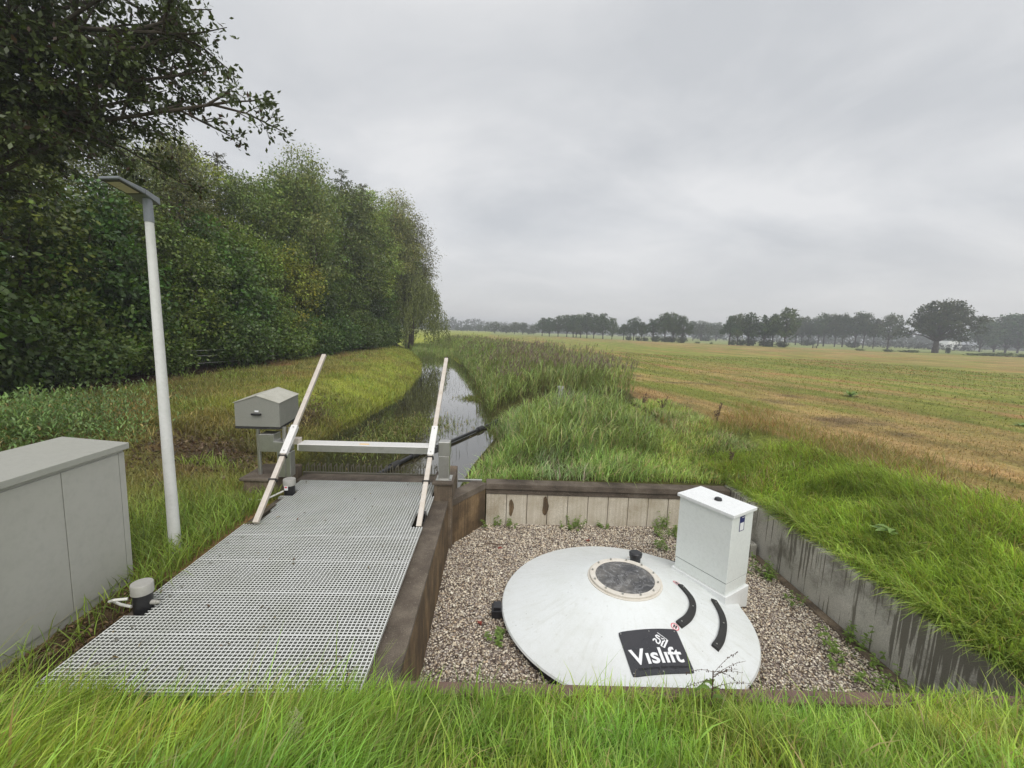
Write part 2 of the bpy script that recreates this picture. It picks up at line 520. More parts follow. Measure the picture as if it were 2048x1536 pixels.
def ground_mat():
    m, nt, N, L, b = nodes('ground_cover')
    a = N.new('ShaderNodeAttribute'); a.attribute_name = 'Col'
    g = N.new('ShaderNodeNewGeometry')
    P = g.outputs['Position']
    f1 = noise(N, L, P, 1.3, 6, .6)
    f2 = noise(N, L, P, 9, 6, .7)
    f3 = noise(N, L, P, .25, 5, .65, sc=(4.2, .55, 1))
    c = mix(N, L, 1.0, a.outputs['Color'], ramp(N, L, f2, [(.3, (.55, .55, .55)), (.7, (1.45, 1.42, 1.4))]), 'MULTIPLY')
    c = mix(N, L, 1.0, c, ramp(N, L, f1, [(.3, (.78, .84, .8)), (.7, (1.2, 1.14, 1.15))]), 'MULTIPLY')
    c = mix(N, L, 1.0, c, ramp(N, L, f3, [(.32, (.82, .92, .8)), (.68, (1.16, 1.07, 1.15))]), 'MULTIPLY')
    L.new(c, b.inputs['Base Color'])
    b.inputs['Roughness'].default_value = .95
    b.inputs['Specular IOR Level'].default_value = .1
    bump(N, L, b, f2, .9, .06)
    return m
M['ground'] = ground_mat()

def gravel_mat(name='gravel_bed'):
    m, nt, N, L, b = nodes(name)
    g = N.new('ShaderNodeNewGeometry')
    v = N.new('ShaderNodeTexVoronoi'); v.inputs['Scale'].default_value = 42
    L.new(g.outputs['Position'], v.inputs['Vector'])
    sep = N.new('ShaderNodeSeparateColor'); L.new(v.outputs['Color'], sep.inputs[0])
    c = ramp(N, L, sep.outputs[0], [(0, (.09, .065, .05)), (.4, (.26, .2, .16)), (.75, (.42, .36, .31)), (1, (.6, .55, .5))])
    e = ramp(N, L, v.outputs['Distance'], [(.2, (1, 1, 1)), (.75, (.25, .22, .2))])
    L.new(mix(N, L, 1.0, c, e, 'MULTIPLY'), b.inputs['Base Color'])
    b.inputs['Roughness'].default_value = .8
    bump(N, L, b, v.outputs['Distance'], -.8, .015)
    return m
M['gravel'] = gravel_mat()

def stone_mat():
    m, nt, N, L, b = nodes('pebble')
    a = N.new('ShaderNodeAttribute'); a.attribute_name = 'Col'
    L.new(a.outputs['Color'], b.inputs['Base Color'])
    b.inputs['Roughness'].default_value = .6
    return m
M['stone'] = stone_mat()

# ------------------------------------------------------------------ terrain
XLY = [(-50, -4.2), (8, -4.2), (10, -5.0), (14, -5.15), (18, -4.85), (21, -4.6), (32, -5.6), (41, -7.2), (50, -9.2), (60, -12), (80, -18), (120, -34), (900, -400)]
XRY = [(-50, -.8), (8, -.8), (10.3, -.5), (14, .25), (20, -.6), (25.5, -1.15), (37, -2.7), (49, -5.1), (60, -7.8), (80, -14.5), (120, -30), (900, -396)]
XEY = [(-50, 4.7), (8, 4.9), (12, 4.9), (17, 5.5), (25, 5.6), (40, 3.2), (60, -1), (80, -7), (120, -20), (900, -380)]
def itp(T, y): return np.interp(y, [t[0] for t in T], [t[1] for t in T])

WATER_Z = -0.6
FX0, FX1, FY0, FY1 = -3.415, 4.745, 2.93, 8.06

def height(X, Y, hole=True):
    X = np.asarray(X, float); Y = np.asarray(Y, float)
    base = .3 + .10 * (fbm(X * .12, Y * .12, 3, 3) - .5)
    # low ground round the works on the left, rising to the wood
    left = -.06 + .36 * sstep(-5.2, -9.5, X) + .05 * (fbm(X * .8, Y * .8, 9, 3) - .5)
    near = sstep(14, 7.5, Y)
    z = np.where(X < -3.3, base * (1 - near) + left * near, base)
    # right: bank rises from the wall
    rb = -.16 + .46 * sstep(4.7, 7.6, X) + .08 * (fbm(X * .7, Y * .7, 4, 3) - .5)
    z = np.where((X > 4.0) & (Y < 13), np.minimum(z, rb) * sstep(13, 9, Y) + z * (1 - sstep(13, 9, Y)), z)
    # behind the back wall
    bb = -.16 + .25 * sstep(8, 14, Y)
    z = np.where((X > -1) & (X <= 4.9) & (Y < 16), np.minimum(z, bb), z)
    z = np.where((X >= -3.42) & (X < 4.8) & (Y < 8.06), -.12, z)
    xl, xr = itp(XLY, Y), itp(XRY, Y)
    dl, dr = xl - X, X - xr
    inside = np.minimum(-dl, -dr)
    zl = WATER_Z + (z - WATER_Z) * np.clip(dl / 2.4, 0, 1) ** .75
    zr = WATER_Z + (z - WATER_Z) * np.clip(dr / 1.8, 0, 1) ** .8
    zin = WATER_Z - .5 * np.clip(inside / .8, 0, 1)
    ch = np.where(dl > 0, zl, np.where(dr > 0, zr, zin))
    z = np.where(Y > 8.0, ch, z)
    # dike slope the photographer stands on
    bank = np.clip(.44 * (2.80 - Y), 0, 1.12) + .06 * (fbm(X * 1.1, Y * 1.1, 12, 3) - .5) * sstep(3.0, 2.2, Y)
    z = np.where(Y < 3.4, np.maximum(z, 0) * 0 + np.maximum(z, np.where(Y < 3.0, bank - .05, -9)), z)
    z = np.where(Y < 2.93, np.maximum(z * 0 + bank - .03, np.minimum(z, bank + .25)), z)
    if hole:
        h = (X > FX0) & (X < FX1) & (Y > FY0) & (Y < FY1)
        z = np.where(h, -1.7, z)
    return z

GREEN, TAN, OLIVE, BROWN = np.array((.215, .245, .058)), np.array((.34, .245, .11)), np.array((.26, .225, .075)), np.array((.32, .195, .085))
LUSH, SOIL = np.array((.13, .19, .03)), np.array((.055, .040, .024))

def mixc(a, b, t): return a * (1 - t[..., None]) + b * t[..., None]

def ground_col(X, Y):
    X = np.asarray(X, float); Y = np.asarray(Y, float)
    a = .98 * X + .2 * Y; b = -.2 * X + .98 * Y
    n1 = fbm(a * .22, b * .03, 21, 4); n2 = fbm(a * .9, b * .10, 22, 4); n3 = fbm(X * .5, Y * .5, 23, 4)
    bias = np.interp(a, [-60, 5, 7.5, 9, 13, 16, 20, 24, 34, 50, 58, 70, 110, 160, 400], [.5, .3, .45, .85, .9, .8, .72, .5, .34, .36, .55, .72, .72, .3, .2])
    t = sstep(.34, .66, bias * .42 + (.30 * n1 + .45 * n2 + .25 * n3) * .62 - .02)
    c = mixc(np.broadcast_to(GREEN, X.shape + (3,)), np.broadcast_to(TAN, X.shape + (3,)), t)
    c = mixc(c, np.broadcast_to(OLIVE, X.shape + (3,)), sstep(.45, .7, n2) * .6)
    c = mixc(c, np.broadcast_to(BROWN, X.shape + (3,)), sstep(.48, .64, n1 * .4 + n3 * .35 + n2 * .25) * .85 * sstep(.3, .7, t))
    n4 = fbm(a * .8, b * .12, 24, 4)
    c = mixc(c, np.broadcast_to(np.array((.17, .21, .04)), X.shape + (3,)), sstep(.50, .64, n4) * .75)
    c = mixc(c, np.broadcast_to(np.array((.13, .095, .06)), X.shape + (3,)), sstep(.60, .74, fbm(X * .55, Y * .55, 25, 4)) * .7 * sstep(26, 14, a))
    c = c * (.66 + .68 * fbm(a * 1.9, b * .16, 26, 3))[..., None]
    # pale meadow beyond the field edge
    edge = np.interp(X, [-200, 20, 60, 134, 400], [225, 215, 160, 112, 30])
    c = mixc(c, np.broadcast_to(np.array((.235, .27, .10)), X.shape + (3,)), sstep(-2, 3, Y - edge))
    # right bank and the rough ground behind the pit
    lush = sstep(7.4, 6.0, X) * sstep(12.5, 9.5, Y)
    c = mixc(c, np.broadcast_to(LUSH, X.shape + (3,)), lush)
    # reed bed floor
    reed = (X > itp(XRY, Y) - .2) & (X < itp(XEY, Y)) & (Y > 8)
    c = np.where(reed[..., None], np.array((.075, .075, .025)), c)
    # left verge: olive cut grass with brown and soil patches
    xl = itp(XLY, Y)
    lv = (X < xl + .1) & (Y > 2.9) | (X < -3.3) & (Y > 2.9)
    q = fbm(X * .35, Y * .35, 31, 4); q2 = fbm(X * 1.3, Y * 1.3, 32, 4)
    cl = mixc(np.broadcast_to(np.array((.20, .195, .055)), X.shape + (3,)), np.broadcast_to(np.array((.235, .155, .07)), X.shape + (3,)), sstep(.47, .64, .5 * q + .5 * q2 + .08 * sstep(18, 9, Y)))
    cl = mixc(cl, np.broadcast_to(np.array((.29, .335, .055)), X.shape + (3,)), sstep(6.5, .8, xl - X) * sstep(8.5, 12, Y) * .9 * (.45 + .55 * sstep(.32, .55, q2)))
    soil = .75 * np.exp(-(((X + 6.2) / 1.2) ** 2 + ((Y - 9.4) / 1.3) ** 2)) + .95 * np.exp(-(((X + 5.95) / .65) ** 2 + ((Y - 13.4) / 2.2) ** 2)) + .9 * sstep(-3.95, -3.7, X) * sstep(4.8, 4.2, Y)
    cl = mixc(cl, np.broadcast_to(SOIL * 1.3, X.shape + (3,)), np.clip(soil * 1.1, 0, .95))
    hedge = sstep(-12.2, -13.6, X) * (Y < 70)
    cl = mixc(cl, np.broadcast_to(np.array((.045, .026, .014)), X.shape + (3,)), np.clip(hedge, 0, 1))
    c = np.where(lv[..., None], cl, c)
    c = np.where((Y < 2.98)[..., None], LUSH * .8, c)
    return c

def build_ground():
    xs = np.unique(np.concatenate([-np.geomspace(22, 900, 40), np.linspace(-22, -6, 65), np.linspace(-6, 10, 129), np.linspace(10, 40, 76), np.geomspace(40, 900, 60), [FX0, FX0 - .006, FX1, FX1 + .006]]))
    ys = np.unique(np.concatenate([-np.geomspace(3, 200, 12), np.linspace(-3, 14, 137), np.linspace(14, 60, 116), np.geomspace(60, 1300, 80), [FY0, FY0 - .006, FY1, FY1 + .006]]))
    X, Y = np.meshgrid(xs, ys)
    Z = height(X + 1e-9, Y + 1e-9)
    hole = (X >= FX0 - 1e-6) & (X <= FX1 + 1e-6) & (Y >= FY0 - 1e-6) & (Y <= FY1 + 1e-6)
    Z = np.where(hole, -1.7, Z)
    V = np.stack([X, Y, Z], -1).reshape(-1, 3)
    C = ground_col(X, Y).reshape(-1, 3)
    nx, ny = len(xs), len(ys)
    i, j = np.meshgrid(np.arange(nx - 1), np.arange(ny - 1))
    q = np.stack([j * nx + i, j * nx + i + 1, (j + 1) * nx + i + 1, (j + 1) * nx + i], -1).reshape(-1, 4)
    o = npmesh('ground', V, q.ravel(), np.arange(len(q)) * 4, M['ground'], C, smooth=True)
    tag(o, kind='structure')
build_ground()

# water in the ditch
def build_water():
    ys = np.concatenate([[7.98], np.linspace(8.2, 51, 60), []])
    vs, fs = [], []
    for y in ys:
        vs += [(float(itp(XLY, y)) - .25, y, WATER_Z), (float(itp(XRY, y)) + .25, y, WATER_Z)]
    for k in range(len(ys) - 1): fs.append((2 * k, 2 * k + 1, 2 * k + 3, 2 * k + 2))
    m = MB(); m.add(vs, fs)
    o = m.build('water', M['water']); tag(o, kind='structure')
build_water()

# ------------------------------------------------------------------ the pit
GZ = -.95
def build_pit():
    # gravel bed and loose stones
    m = MB(); m.add([(-.74, 3.0, GZ), (4.56, 2.9, GZ), (4.56, 7.86, GZ), (-.12, 7.86, GZ), (-.7, 7.0, GZ)], [(0, 1, 2, 3, 4)])
    tag(m.build('gravel_bed', M['gravel']), kind='structure')
    n = 52000
    x = rng.uniform(-.7, 4.54, n); y = rng.uniform(3.0, 7.83, n)
    r = np.hypot(x - 1.75, y - 5.2)
    keep = (r > 1.5) & (y < 7.83 - np.clip((-.1 - x) / .58, 0, 1) * .85)
    x, y = x[keep], y[keep]; n = len(x)
    s = .006 + rng.gamma(3.0, .0018, n)
    base = np.array([(1, 0, 0), (-1, 0, 0), (0, 1, 0), (0, -1, 0), (0, 0, 1), (0, 0, -1)], float)
    sc = rng.uniform(.6, 1.25, (n, 6, 1)) * base[None]
    sc[..., 2] *= .7
    th = rng.uniform(0, 6.28, n); c, sn = np.cos(th)[:, None], np.sin(th)[:, None]
    px = sc[..., 0] * c - sc[..., 1] * sn; py = sc[..., 0] * sn + sc[..., 1] * c
    V = np.stack([x[:, None] + px * s[:, None], y[:, None] + py * s[:, None], GZ + .006 + rng.uniform(0, .012, n)[:, None] + sc[..., 2] * s[:, None]], -1).reshape(-1, 3)
    F = np.array([(0, 2, 4), (2, 1, 4), (1, 3, 4), (3, 0, 4), (2, 0, 5), (1, 2, 5), (3, 1, 5), (0, 3, 5)])
    loops = (F[None] + (np.arange(n) * 6)[:, None, None]).ravel()
    pal = np.array([(.80, .73, .63), (.62, .54, .44), (.42, .34, .26), (.86, .82, .75), (.20, .15, .10), (.52, .48, .43), (.62, .49, .36)])
    ci = rng.choice(len(pal), n, p=[.24, .22, .15, .15, .08, .1, .06])
    cc = pal[ci] * rng.uniform(.8, 1.15, (n, 1)) * np.array((1.02, 1.0, .93))
    o = npmesh('gravel_stones', V, loops, np.arange(n * 8) * 3, M['stone'], np.repeat(cc, 6, 0))
    tag(o, 'pinkish beige gravel covering the floor of the concrete pit', 'gravel', kind='stuff')

    # wall between the channel and the pit
    w = thing('channel_wall', 'dark brown concrete wall between white grating and gravel pit', 'wall', (-.83, 5, GZ))
    m = MB(); m.prism([(-.985, 2.96, GZ), (-.70, 2.96, GZ), (-.70, 6.95, GZ), (-.985, 6.95, GZ)], [(-.985, 2.96, -.16), (-.725, 2.96, -.16), (-.725, 6.95, -.16), (-.985, 6.95, -.16)])
    m.build('wall_face', M['conc_face'], w, .006)
    m = MB(); m.box((-.99, 2.955, -.157), (-.715, 6.955, -.10)); m.build('coping', M['conc_dark'], w, .012)
    # far wall with pale panels
    w = thing('back_wall', 'pit back wall of pale concrete panels under dark coping', 'wall', (2.2, 7.9, GZ))
    tops = lambda x: -.13 - .01 * x
    m = MB(); m.prism([(-.12, 7.80, -.245), (4.56, 7.80, -.29), (4.56, 8.07, -.29), (-.12, 8.07, -.245)], [(-.12, 7.80, -.13), (4.56, 7.80, -.175), (4.56, 8.07, -.175), (-.12, 8.07, -.13)])
    m.build('coping', M['conc_dark'], w, .012)
    m = MB(); m.prism([(-.12, 7.835, -.345), (4.56, 7.835, -.39), (4.56, 8.05, -.39), (-.12, 8.05, -.345)], [(-.12, 7.835, -.249), (4.56, 7.835, -.294), (4.56, 8.05, -.294), (-.12, 8.05, -.249)])
    m.build('lower_coping', M['conc_dark'], w, .008)
    x = -.11
    k = 0
    while x < 4.5:
        x2 = min(x + .389, 4.55)
        m = MB(); m.prism([(x + .005, 7.852 + .003 * (k % 3), GZ - .1), (x2 - .005, 7.852 + .003 * (k % 3), GZ - .1), (x2 - .005, 8.0, GZ - .1), (x + .005, 8.0, GZ - .1)],
                          [(x + .005, 7.852 + .003 * (k % 3), -.35 - .01 * x), (x2 - .005, 7.852 + .003 * (k % 3), -.35 - .01 * x2), (x2 - .005, 8.0, -.35 - .01 * x2), (x + .005, 8.0, -.35 - .01 * x)])
        m.build('panel', M['conc_panel'], w, .006)
        x = x2; k += 1
    m = MB(); m.box((-.1, 8.0, GZ - .2), (4.55, 8.04, -.42)); m.build('backing', M['conc_dark'], w)
    for (px, py, pz, ry, rz, lab) in [(.37, 7.846, -.62, .045, .17, 1), (1.02, 7.846, -.57, .055, .19, 2)]:
        m = MB(); pts = []
        for q in range(14):
            t = q / 14 * 2 * math.pi
            pts.append((px + ry * math.cos(t) * (1 + .25 * math.sin(3 * t + lab)), rz * math.sin(t)))
        m.prism([(a, 7.851, pz + bb) for a, bb in pts], [(a, 7.847, pz + bb) for a, bb in pts])
        m.build('stain', M['conc_face'], w)
    # diagonal corner wall
    w = thing('corner_wall', 'rust stained diagonal wall in the far left corner of pit', 'wall', (-.4, 7.4, GZ))
    A, B = Vector((-.70, 6.96, 0)), Vector((-.125, 7.83, 0)); nrm = Vector((-.83, .55, 0)) * .26
    def quad(z, e=0): return [(A.x - nrm.x * e, A.y - nrm.y * e, z), (B.x - nrm.x * e, B.y - nrm.y * e, z), (B.x + nrm.x, B.y + nrm.y, z), (A.x + nrm.x, A.y + nrm.y, z)]
    m = MB(); m.prism(quad(GZ - .1), quad(-.255)); m.build('wall_face', M['conc_face'], w, .005)
    m = MB(); m.prism(quad(-.252, .06), quad(-.128, .06)); m.build('coping', M['conc_dark'], w, .012)
    # right wall
    m = MB(); m.prism([(4.55, 2.86, GZ - .2), (4.75, 2.86, GZ - .2), (4.75, 8.07, GZ - .2), (4.55, 8.07, GZ - .2)], [(4.57, 2.86, -.13), (4.75, 2.86, -.13), (4.75, 8.07, -.16), (4.57, 8.07, -.16)])
    o = m.build('side_wall', M['conc_right'], None, .01)
    tag(o, 'grey concrete pit wall with dark wet streaks below the grass bank', 'wall')
    m = MB(); m.box((4.42, 3.2, GZ - .02), (4.548, 6.95, GZ + .035)); o = m.build('edging_strip', M['conc_old'], None, .012)
    tag(o, 'narrow brown edging strip along the foot of streaked wall', 'edging')
    # front rail
    m = MB(); m.bar((-.72, 3.02, -.28), (4.95, 2.87, -.28), .12, .56, (.03, 1, 0))
    o = m.build('edge_beam', M['sheet'], None, .012)
    tag(o, 'brown edge beam along the pit front, half hidden by grass', 'beam')
    m = MB(); m.box((4.12, 6.75, GZ), (4.5, 6.98, -.72), Matrix.Rotation(0, 4, 'Z')); o = m.build('concrete_block', M['conc_right'], None, .02)
    tag(o, 'small concrete block on gravel behind the white cabinet', 'block')
build_pit()

# ------------------------------------------------------------------ channel works
def build_channel():
    m = MB(); m.box((-3.62, 2.9, -1.6), (-3.345, 6.88, -.075)); o = m.build('channel_kerb', M['conc_dark'], None, .012)
    tag(o, 'dark soil covered kerb along the left edge of grating', 'kerb')
    m = MB(); m.box((-3.45, 7.44, -1.6), (-.99, 7.83, -.02)); o = m.build('sill_wall', M['conc_dark'], None, .012)
    tag(o, 'dark concrete sill between far grating edge and rack', 'wall')
    # right headwall block and left pillar
    m = MB(); m.prism([(-.975, 6.86, -1.2), (-.655, 6.86, -1.2), (-.655, 7.9, -1.2), (-.975, 7.9, -1.2)], [(-.955, 6.86, .168), (-.66, 6.86, .168), (-.66, 7.9, .168), (-.955, 7.9, .168)])
    w = thing('headwall_block', 'mossy concrete block under the right steel post', 'block', (-.8, 7.1, -.1))
    m.build('block_body', M['conc_old'], w, .015)
    m = MB(); m.box((-.985, 6.83, .171), (-.635, 7.4, .215)); m.build('block_cap', M['conc_dark'], w, .01)
    w = thing('headwall_pillar', 'dark concrete pillar under the grey gabled housing', 'pillar', (-3.8, 7.25, 0))
    m = MB(); m.box((-4.05, 6.92, -1.2), (-3.51, 7.85, .15)); m.build('block_body', M['conc_old'], w, .015)
    m = MB(); m.box((-4.09, 6.88, .153), (-3.49, 7.65, .20)); m.build('block_cap', M['conc_dark'], w, .012)
    m = MB(); m.box((-.655, 7.9, -.15), (-.2, 7.955, -.105)); o = m.build('steel_strip', M['steel'], None, .004)
    tag(o, 'thin pale metal strip behind the diagonal wall coping', 'strip')

    # the grating, panel by panel
    bw, pit_, dep = .0095, .038125, .028
    def panel(name, x0, y0, nx, ny, label, holes=(), z=0.0):
        xe = [0]; ye = [0]
        for i in range(nx): xe += [i * pit_ + bw / 2 if i else bw, (i + 1) * pit_ - bw / 2 if i < nx - 1 else nx * pit_ - bw]
        xe.append(nx * pit_)
        for i in range(ny): ye += [i * pit_ + bw / 2 if i else bw, (i + 1) * pit_ - bw / 2 if i < ny - 1 else ny * pit_ - bw]
        ye.append(ny * pit_)
        xe, ye = np.array(xe) + x0, np.array(ye) + y0
        solid = np.ones((len(xe) - 1, len(ye) - 1), bool)
        solid[1::2, 1::2] = False
        for (hx0, hx1, hy0, hy1) in holes:
            cx = (xe[:-1] + xe[1:]) / 2; cy = (ye[:-1] + ye[1:]) / 2
            solid[np.ix_((cx > hx0) & (cx < hx1), (cy > hy0) & (cy < hy1))] = False
        nX, nY = len(xe), len(ye)
        GX, GY = np.meshgrid(xe, ye, indexing='ij')
        top = np.stack([GX, GY, np.full_like(GX, z)], -1).reshape(-1, 3)
        bot = top - (0, 0, dep)
        V = np.concatenate([top, bot]); nb = nX * nY
        idx = lambda i, j: i * nY + j
        I, J = np.nonzero(solid)
        q = [np.stack([idx(I, J), idx(I + 1, J), idx(I + 1, J + 1), idx(I, J + 1)], -1)]
        ps = np.pad(solid, 1)
        for di, dj, a, b in ((-1, 0, (0, 1), (0, 0)), (1, 0, (1, 0), (1, 1)), (0, -1, (0, 0), (1, 0)), (0, 1, (1, 1), (0, 1))):
            edge = ~ps[I + 1 + di, J + 1 + dj]
            i, j = I[edge], J[edge]
            A = idx(i + a[0], j + a[1]); B = idx(i + b[0], j + b[1])
            q.append(np.stack([A, B, B + nb, A + nb], -1))
        q = np.concatenate(q)
        o = npmesh(name, V, q.ravel(), np.arange(len(q)) * 4, M['grp'])
        return tag(o, label, 'grating', 'white grating panels over the channel')
    X0 = -3.345
    labs = ['white grating panel nearest the camera, front edge in the long grass', 'white grating panel beside the capped black pipe by grey cabinet',
            'white grating panel third from the grassy bank', 'white grating panel fourth from the grassy bank']
    for i in range(4):
        y0 = 2.954 + .61 * i
        holes = [(-3.4, -3.19, 3.80, 4.05)] if i == 1 else []
        gp = panel('grating_panel', X0, y0 + .0015, 63, 16, labs[i], holes)
        for yy in (y0 + .09, y0 + .53):
            for xx in (X0 + 2.40 - .135, X0 + .2):
                c = MB()
                c.tube([(xx, yy, .0015), (xx, yy, .006)], .017, 12)
                c.tube([(xx, yy, .006), (xx, yy, .012)], .008, 8)
                c.build('fixing_clip', M['steel'], gp)
    panel('grating_panel', X0, 5.3955, 63, 53, 'long white grating panel at the far end, between the two tilted rails',
          [(-3.4, -3.185, 5.69, 6.12), (-3.4, -3.215, 6.12, 6.35), (-3.4, -3.255, 6.35, 6.62), (-3.4, -3.165, 6.70, 6.95), (-1.10, -.9, 5.69, 6.12), (-.985, -.9, 6.80, 7.5)])

    # capped pipes
    def capped_pipe(x, y, r, z0, zt, ch, label, hose):
        t = thing('capped_pipe', label, 'pipe', (x, y, 0), 'capped pipes along the grating')
        m = MB(); m.tube([(x, y, z0), (x, y, zt - ch + .005)], r, 28); m.build('tube', M['black'], t, smooth=True)
        m = MB(); m.tube([(x, y, zt - ch), (x, y, zt - .006), (x, y, zt)], [r * 1.14, r * 1.14, r * 1.09], 32); m.build('cap', M['capmetal'], t, smooth=True)
        m = MB(); m.tube(hose, .013, 10); m.build('hose', M['hose'], t, smooth=True)
        return t
    t = capped_pipe(-3.275, 3.93, .078, -.3, .245, .095, 'black capped pipe standing by the grey cabinet',
                [(-3.36, 3.87, .12), (-3.46, 3.84, .125), (-3.53, 3.87, .09), (-3.54, 3.93, .045), (-3.48, 3.93, .02), (-3.36, 3.90, .02)])
    m = MB(); m.tube([(-3.20, 3.93, .05), (-3.15, 3.93, .05)], .022, 12); m.tube([(-3.15, 3.93, .05), (-3.12, 3.93, .05)], .015, 10); m.build('side_valve', M['capmetal'], t, smooth=True)
    t = capped_pipe(-3.26, 6.82, .082, -.3, .235, .10, 'black capped pipe beside the left tilted rail',
                [(-3.32, 6.74, .06), (-3.40, 6.62, .035), (-3.47, 6.52, .01), (-3.6, 6.5, .0), (-3.75, 6.55, -.01)])
    m = MB(); m.box((-3.30, 6.725, .075), (-3.245, 6.737, .145)); m.build('sticker', M['letters'], t)
    m = MB(); m.box((-3.29, 6.722, .115), (-3.255, 6.7245, .138)); m.build('sticker_print', M['red'], t)
build_channel()

def build_gate():
    g = thing('sluice_gate', 'aluminium gate frame with beam and two tilted rails over the channel', 'gate', (-2.1, 6.9, 0))
    for (p, q, at_, side) in (((-3.17, 5.66, .03), (-3.17, 8.10, 2.15), .42, 1), ((-1.0, 5.73, -.02), (-1.0, 8.74, 2.11), .42, -1)):
        p, q = Vector(p), Vector(q)
        d = q - p
        m = MB(); m.bar(p, q, .072, .055); r = m.build('guide_rail', M['rail'], g, .005)
        m = MB(); m.bar(p + d * .335, p + d * .50, .10, .075); m.build('sleeve', M['beam'], r, .006)
        for k in (.325, .20):
            m = MB(); m.bar(p + d * k - d.normalized() * .01, p + d * k + d.normalized() * .01, .112, .085); m.build('clamp', M['rubber'], r, .003)
        for k in (.35, .485):
            c = p + d * k; u = Vector((1, 0, 0)).cross(d.normalized())
            m = MB(); m.tube([c + u * .036, c + u * .05], .011, 8); m.build('bolt', M['steel'], r, smooth=True)
        m = MB(); m.bar(q, q + d.normalized() * .012, .076, .059); m.build('end_cap', M['rubber'], r, .002)
    m = MB(); m.box((-3.13, 6.83, .70), (-.985, 7.10, .805)); bm_ = m.build('cross_beam', M['beam'], g, .01)
    m = MB(); m.box((-3.10, 6.822, .695), (-1.0, 6.828, .80)); m.build('front_plate', M['steel'], bm_)
    m = MB(); m.box((-2.17, 6.91, .8045), (-2.02, 6.955, .8075)); m.build('sticker', M['yellow'], bm_)
    # right post
    m = MB(); m.box((-.90, 6.97, .217), (-.725, 7.14, .62)); po = m.build('post', M['steel'], g, .008)
    m = MB(); m.box((-.907, 6.962, .622), (-.716, 7.148, .86)); m.build('post_head', M['steel'], po, .008)
    m = MB(); m.box((-.94, 6.93, .2155), (-.68, 7.2, .2265)); m.tube([(-.70, 6.95, .226), (-.70, 6.95, .25)], .012, 8); m.build('base_plate', M['steel'], po, .002)
    m = MB(); m.box((-.984, 6.86, .715), (-.91, 7.06, .79)); m.build('joint_block', M['rubber'], g, .004)
    # left post
    m = MB(); m.box((-3.52, 6.97, .202), (-3.39, 7.16, .63)); m.box((-3.388, 6.98, .202), (-3.31, 7.15, .62)); po = m.build('post', M['steel'], g, .006)
    m = MB(); m.prism([(-3.79, 6.96, .63), (-3.34, 6.96, .63), (-3.34, 6.96, .80), (-3.56, 6.96, .80), (-3.56, 6.96, .92), (-3.79, 6.96, .92)],
                      [(-3.79, 7.20, .63), (-3.34, 7.20, .63), (-3.34, 7.20, .80), (-3.56, 7.20, .80), (-3.56, 7.20, .92), (-3.79, 7.20, .92)])
    m.build('bracket', M['steel'], g, .006)
    m = MB(); m.tube([(-3.44, 7.08, .79), (-3.44, 7.08, 1.02)], .035, 14); m.tube([(-3.36, 7.08, .79), (-3.36, 7.08, 1.02)], .02, 12); m.build('spindle', M['steel'], g, smooth=True)
    m = MB(); m.box((-3.335, 6.9, .78), (-3.13, 7.02, .88)); m.build('end_bracket', M['rail'], g, .006)

    h = thing('gabled_housing', 'grey gabled metal housing on a pole left of the gate beam', 'housing', (-3.85, 7.4, .2))
    F = [Vector(p) for p in ((-4.18, 7.0, 1.03), (-3.47, 7.0, 1.03), (-3.475, 7.0, 1.425), (-3.83, 7.0, 1.535), (-4.185, 7.0, 1.415))]
    back = Vector((-.07, .84, .02))
    m = MB(); m.prism(F, [p + back for p in F]); m.build('hood', M['hood'], h, .008)
    def slab(a, b):
        n = (b - a).cross(back).normalized()
        if n.z < 0: n = -n
        e = back.normalized() * .012
        s = (b - a).normalized() * .01
        A, B = a - s - e + n * .003, b + n * .003 - e
        m = MB(); m.prism([A, B, B + back + 2 * e, A + back + 2 * e], [v + n * .01 for v in (A, B, B + back + 2 * e, A + back + 2 * e)])
        m.build('roof_sheet', M['hoodroof'], h)
    slab(F[2], F[3]); slab(F[4], F[3])
    m = MB(); m.prism([p + Vector((0, 0, -.035)) + (Vector((-.0, -.004, 0))) for p in (F[0], F[1], F[1] + back, F[0] + back)], [p + Vector((0, -.004, -.003)) for p in (F[0], F[1], F[1] + back, F[0] + back)])
    m.build('base_trim', M['rubber'], h)
    m = MB(); m.box((-3.905, 6.955, 1.225), (-3.755, 6.997, 1.255)); hd = m.build('handle', M['black'], h, .006)
    m = MB(); m.box((-3.86, 6.992, 1.275), (-3.80, 6.998, 1.30)); m.build('sticker', M['letters'], h)
    m = MB(); m.tube([(-3.87, 7.12, .20), (-3.89, 7.12, .995)], .032, 14); m.build('pole', M['steel'], h, smooth=True)

    r = thing('trash_rack', 'row of pointed dark metal teeth above the concrete sill', 'rack', (-2.2, 7.86, 0))
    m = MB(); m.box((-3.5, 7.84, -.06), (-.98, 7.885, .0)); m.build('rack_beam', M['tooth'], r, .004)
    n = 24
    for i in range(n):
        x = -3.42 + i * (2.36 / (n - 1))
        m = MB()
        pf = [(-.03, 0), (-.018, 0), (-.015, .11), (.012, .13), (.018, 0), (.031, 0), (.028, .165), (.018, .175), (-.03, .12)]
        m.prism([(x + a, 7.855, b) for a, b in pf], [(x + a, 7.868, b) for a, b in pf])
        m.build('tooth', M['tooth'], r)

    c = thing('sensor_clamp', 'small black sensor clamp beside the foot of right rail', 'sensor', (-.985, 5.98, 0))
    m = MB(); m.box((-1.05, 6.02, -.05), (-.96, 6.12, .045)); m.build('sensor_body', M['black'], c, .006)
    lp = [(-1.0 + .05 * math.cos(t / 12 * 2 * math.pi), 5.92 + .09 * math.sin(t / 12 * 2 * math.pi), -.02) for t in range(13)]
    m = MB(); m.tube(lp, .006, 6); m.build('cable_loop', M['rubber'], c, smooth=True)

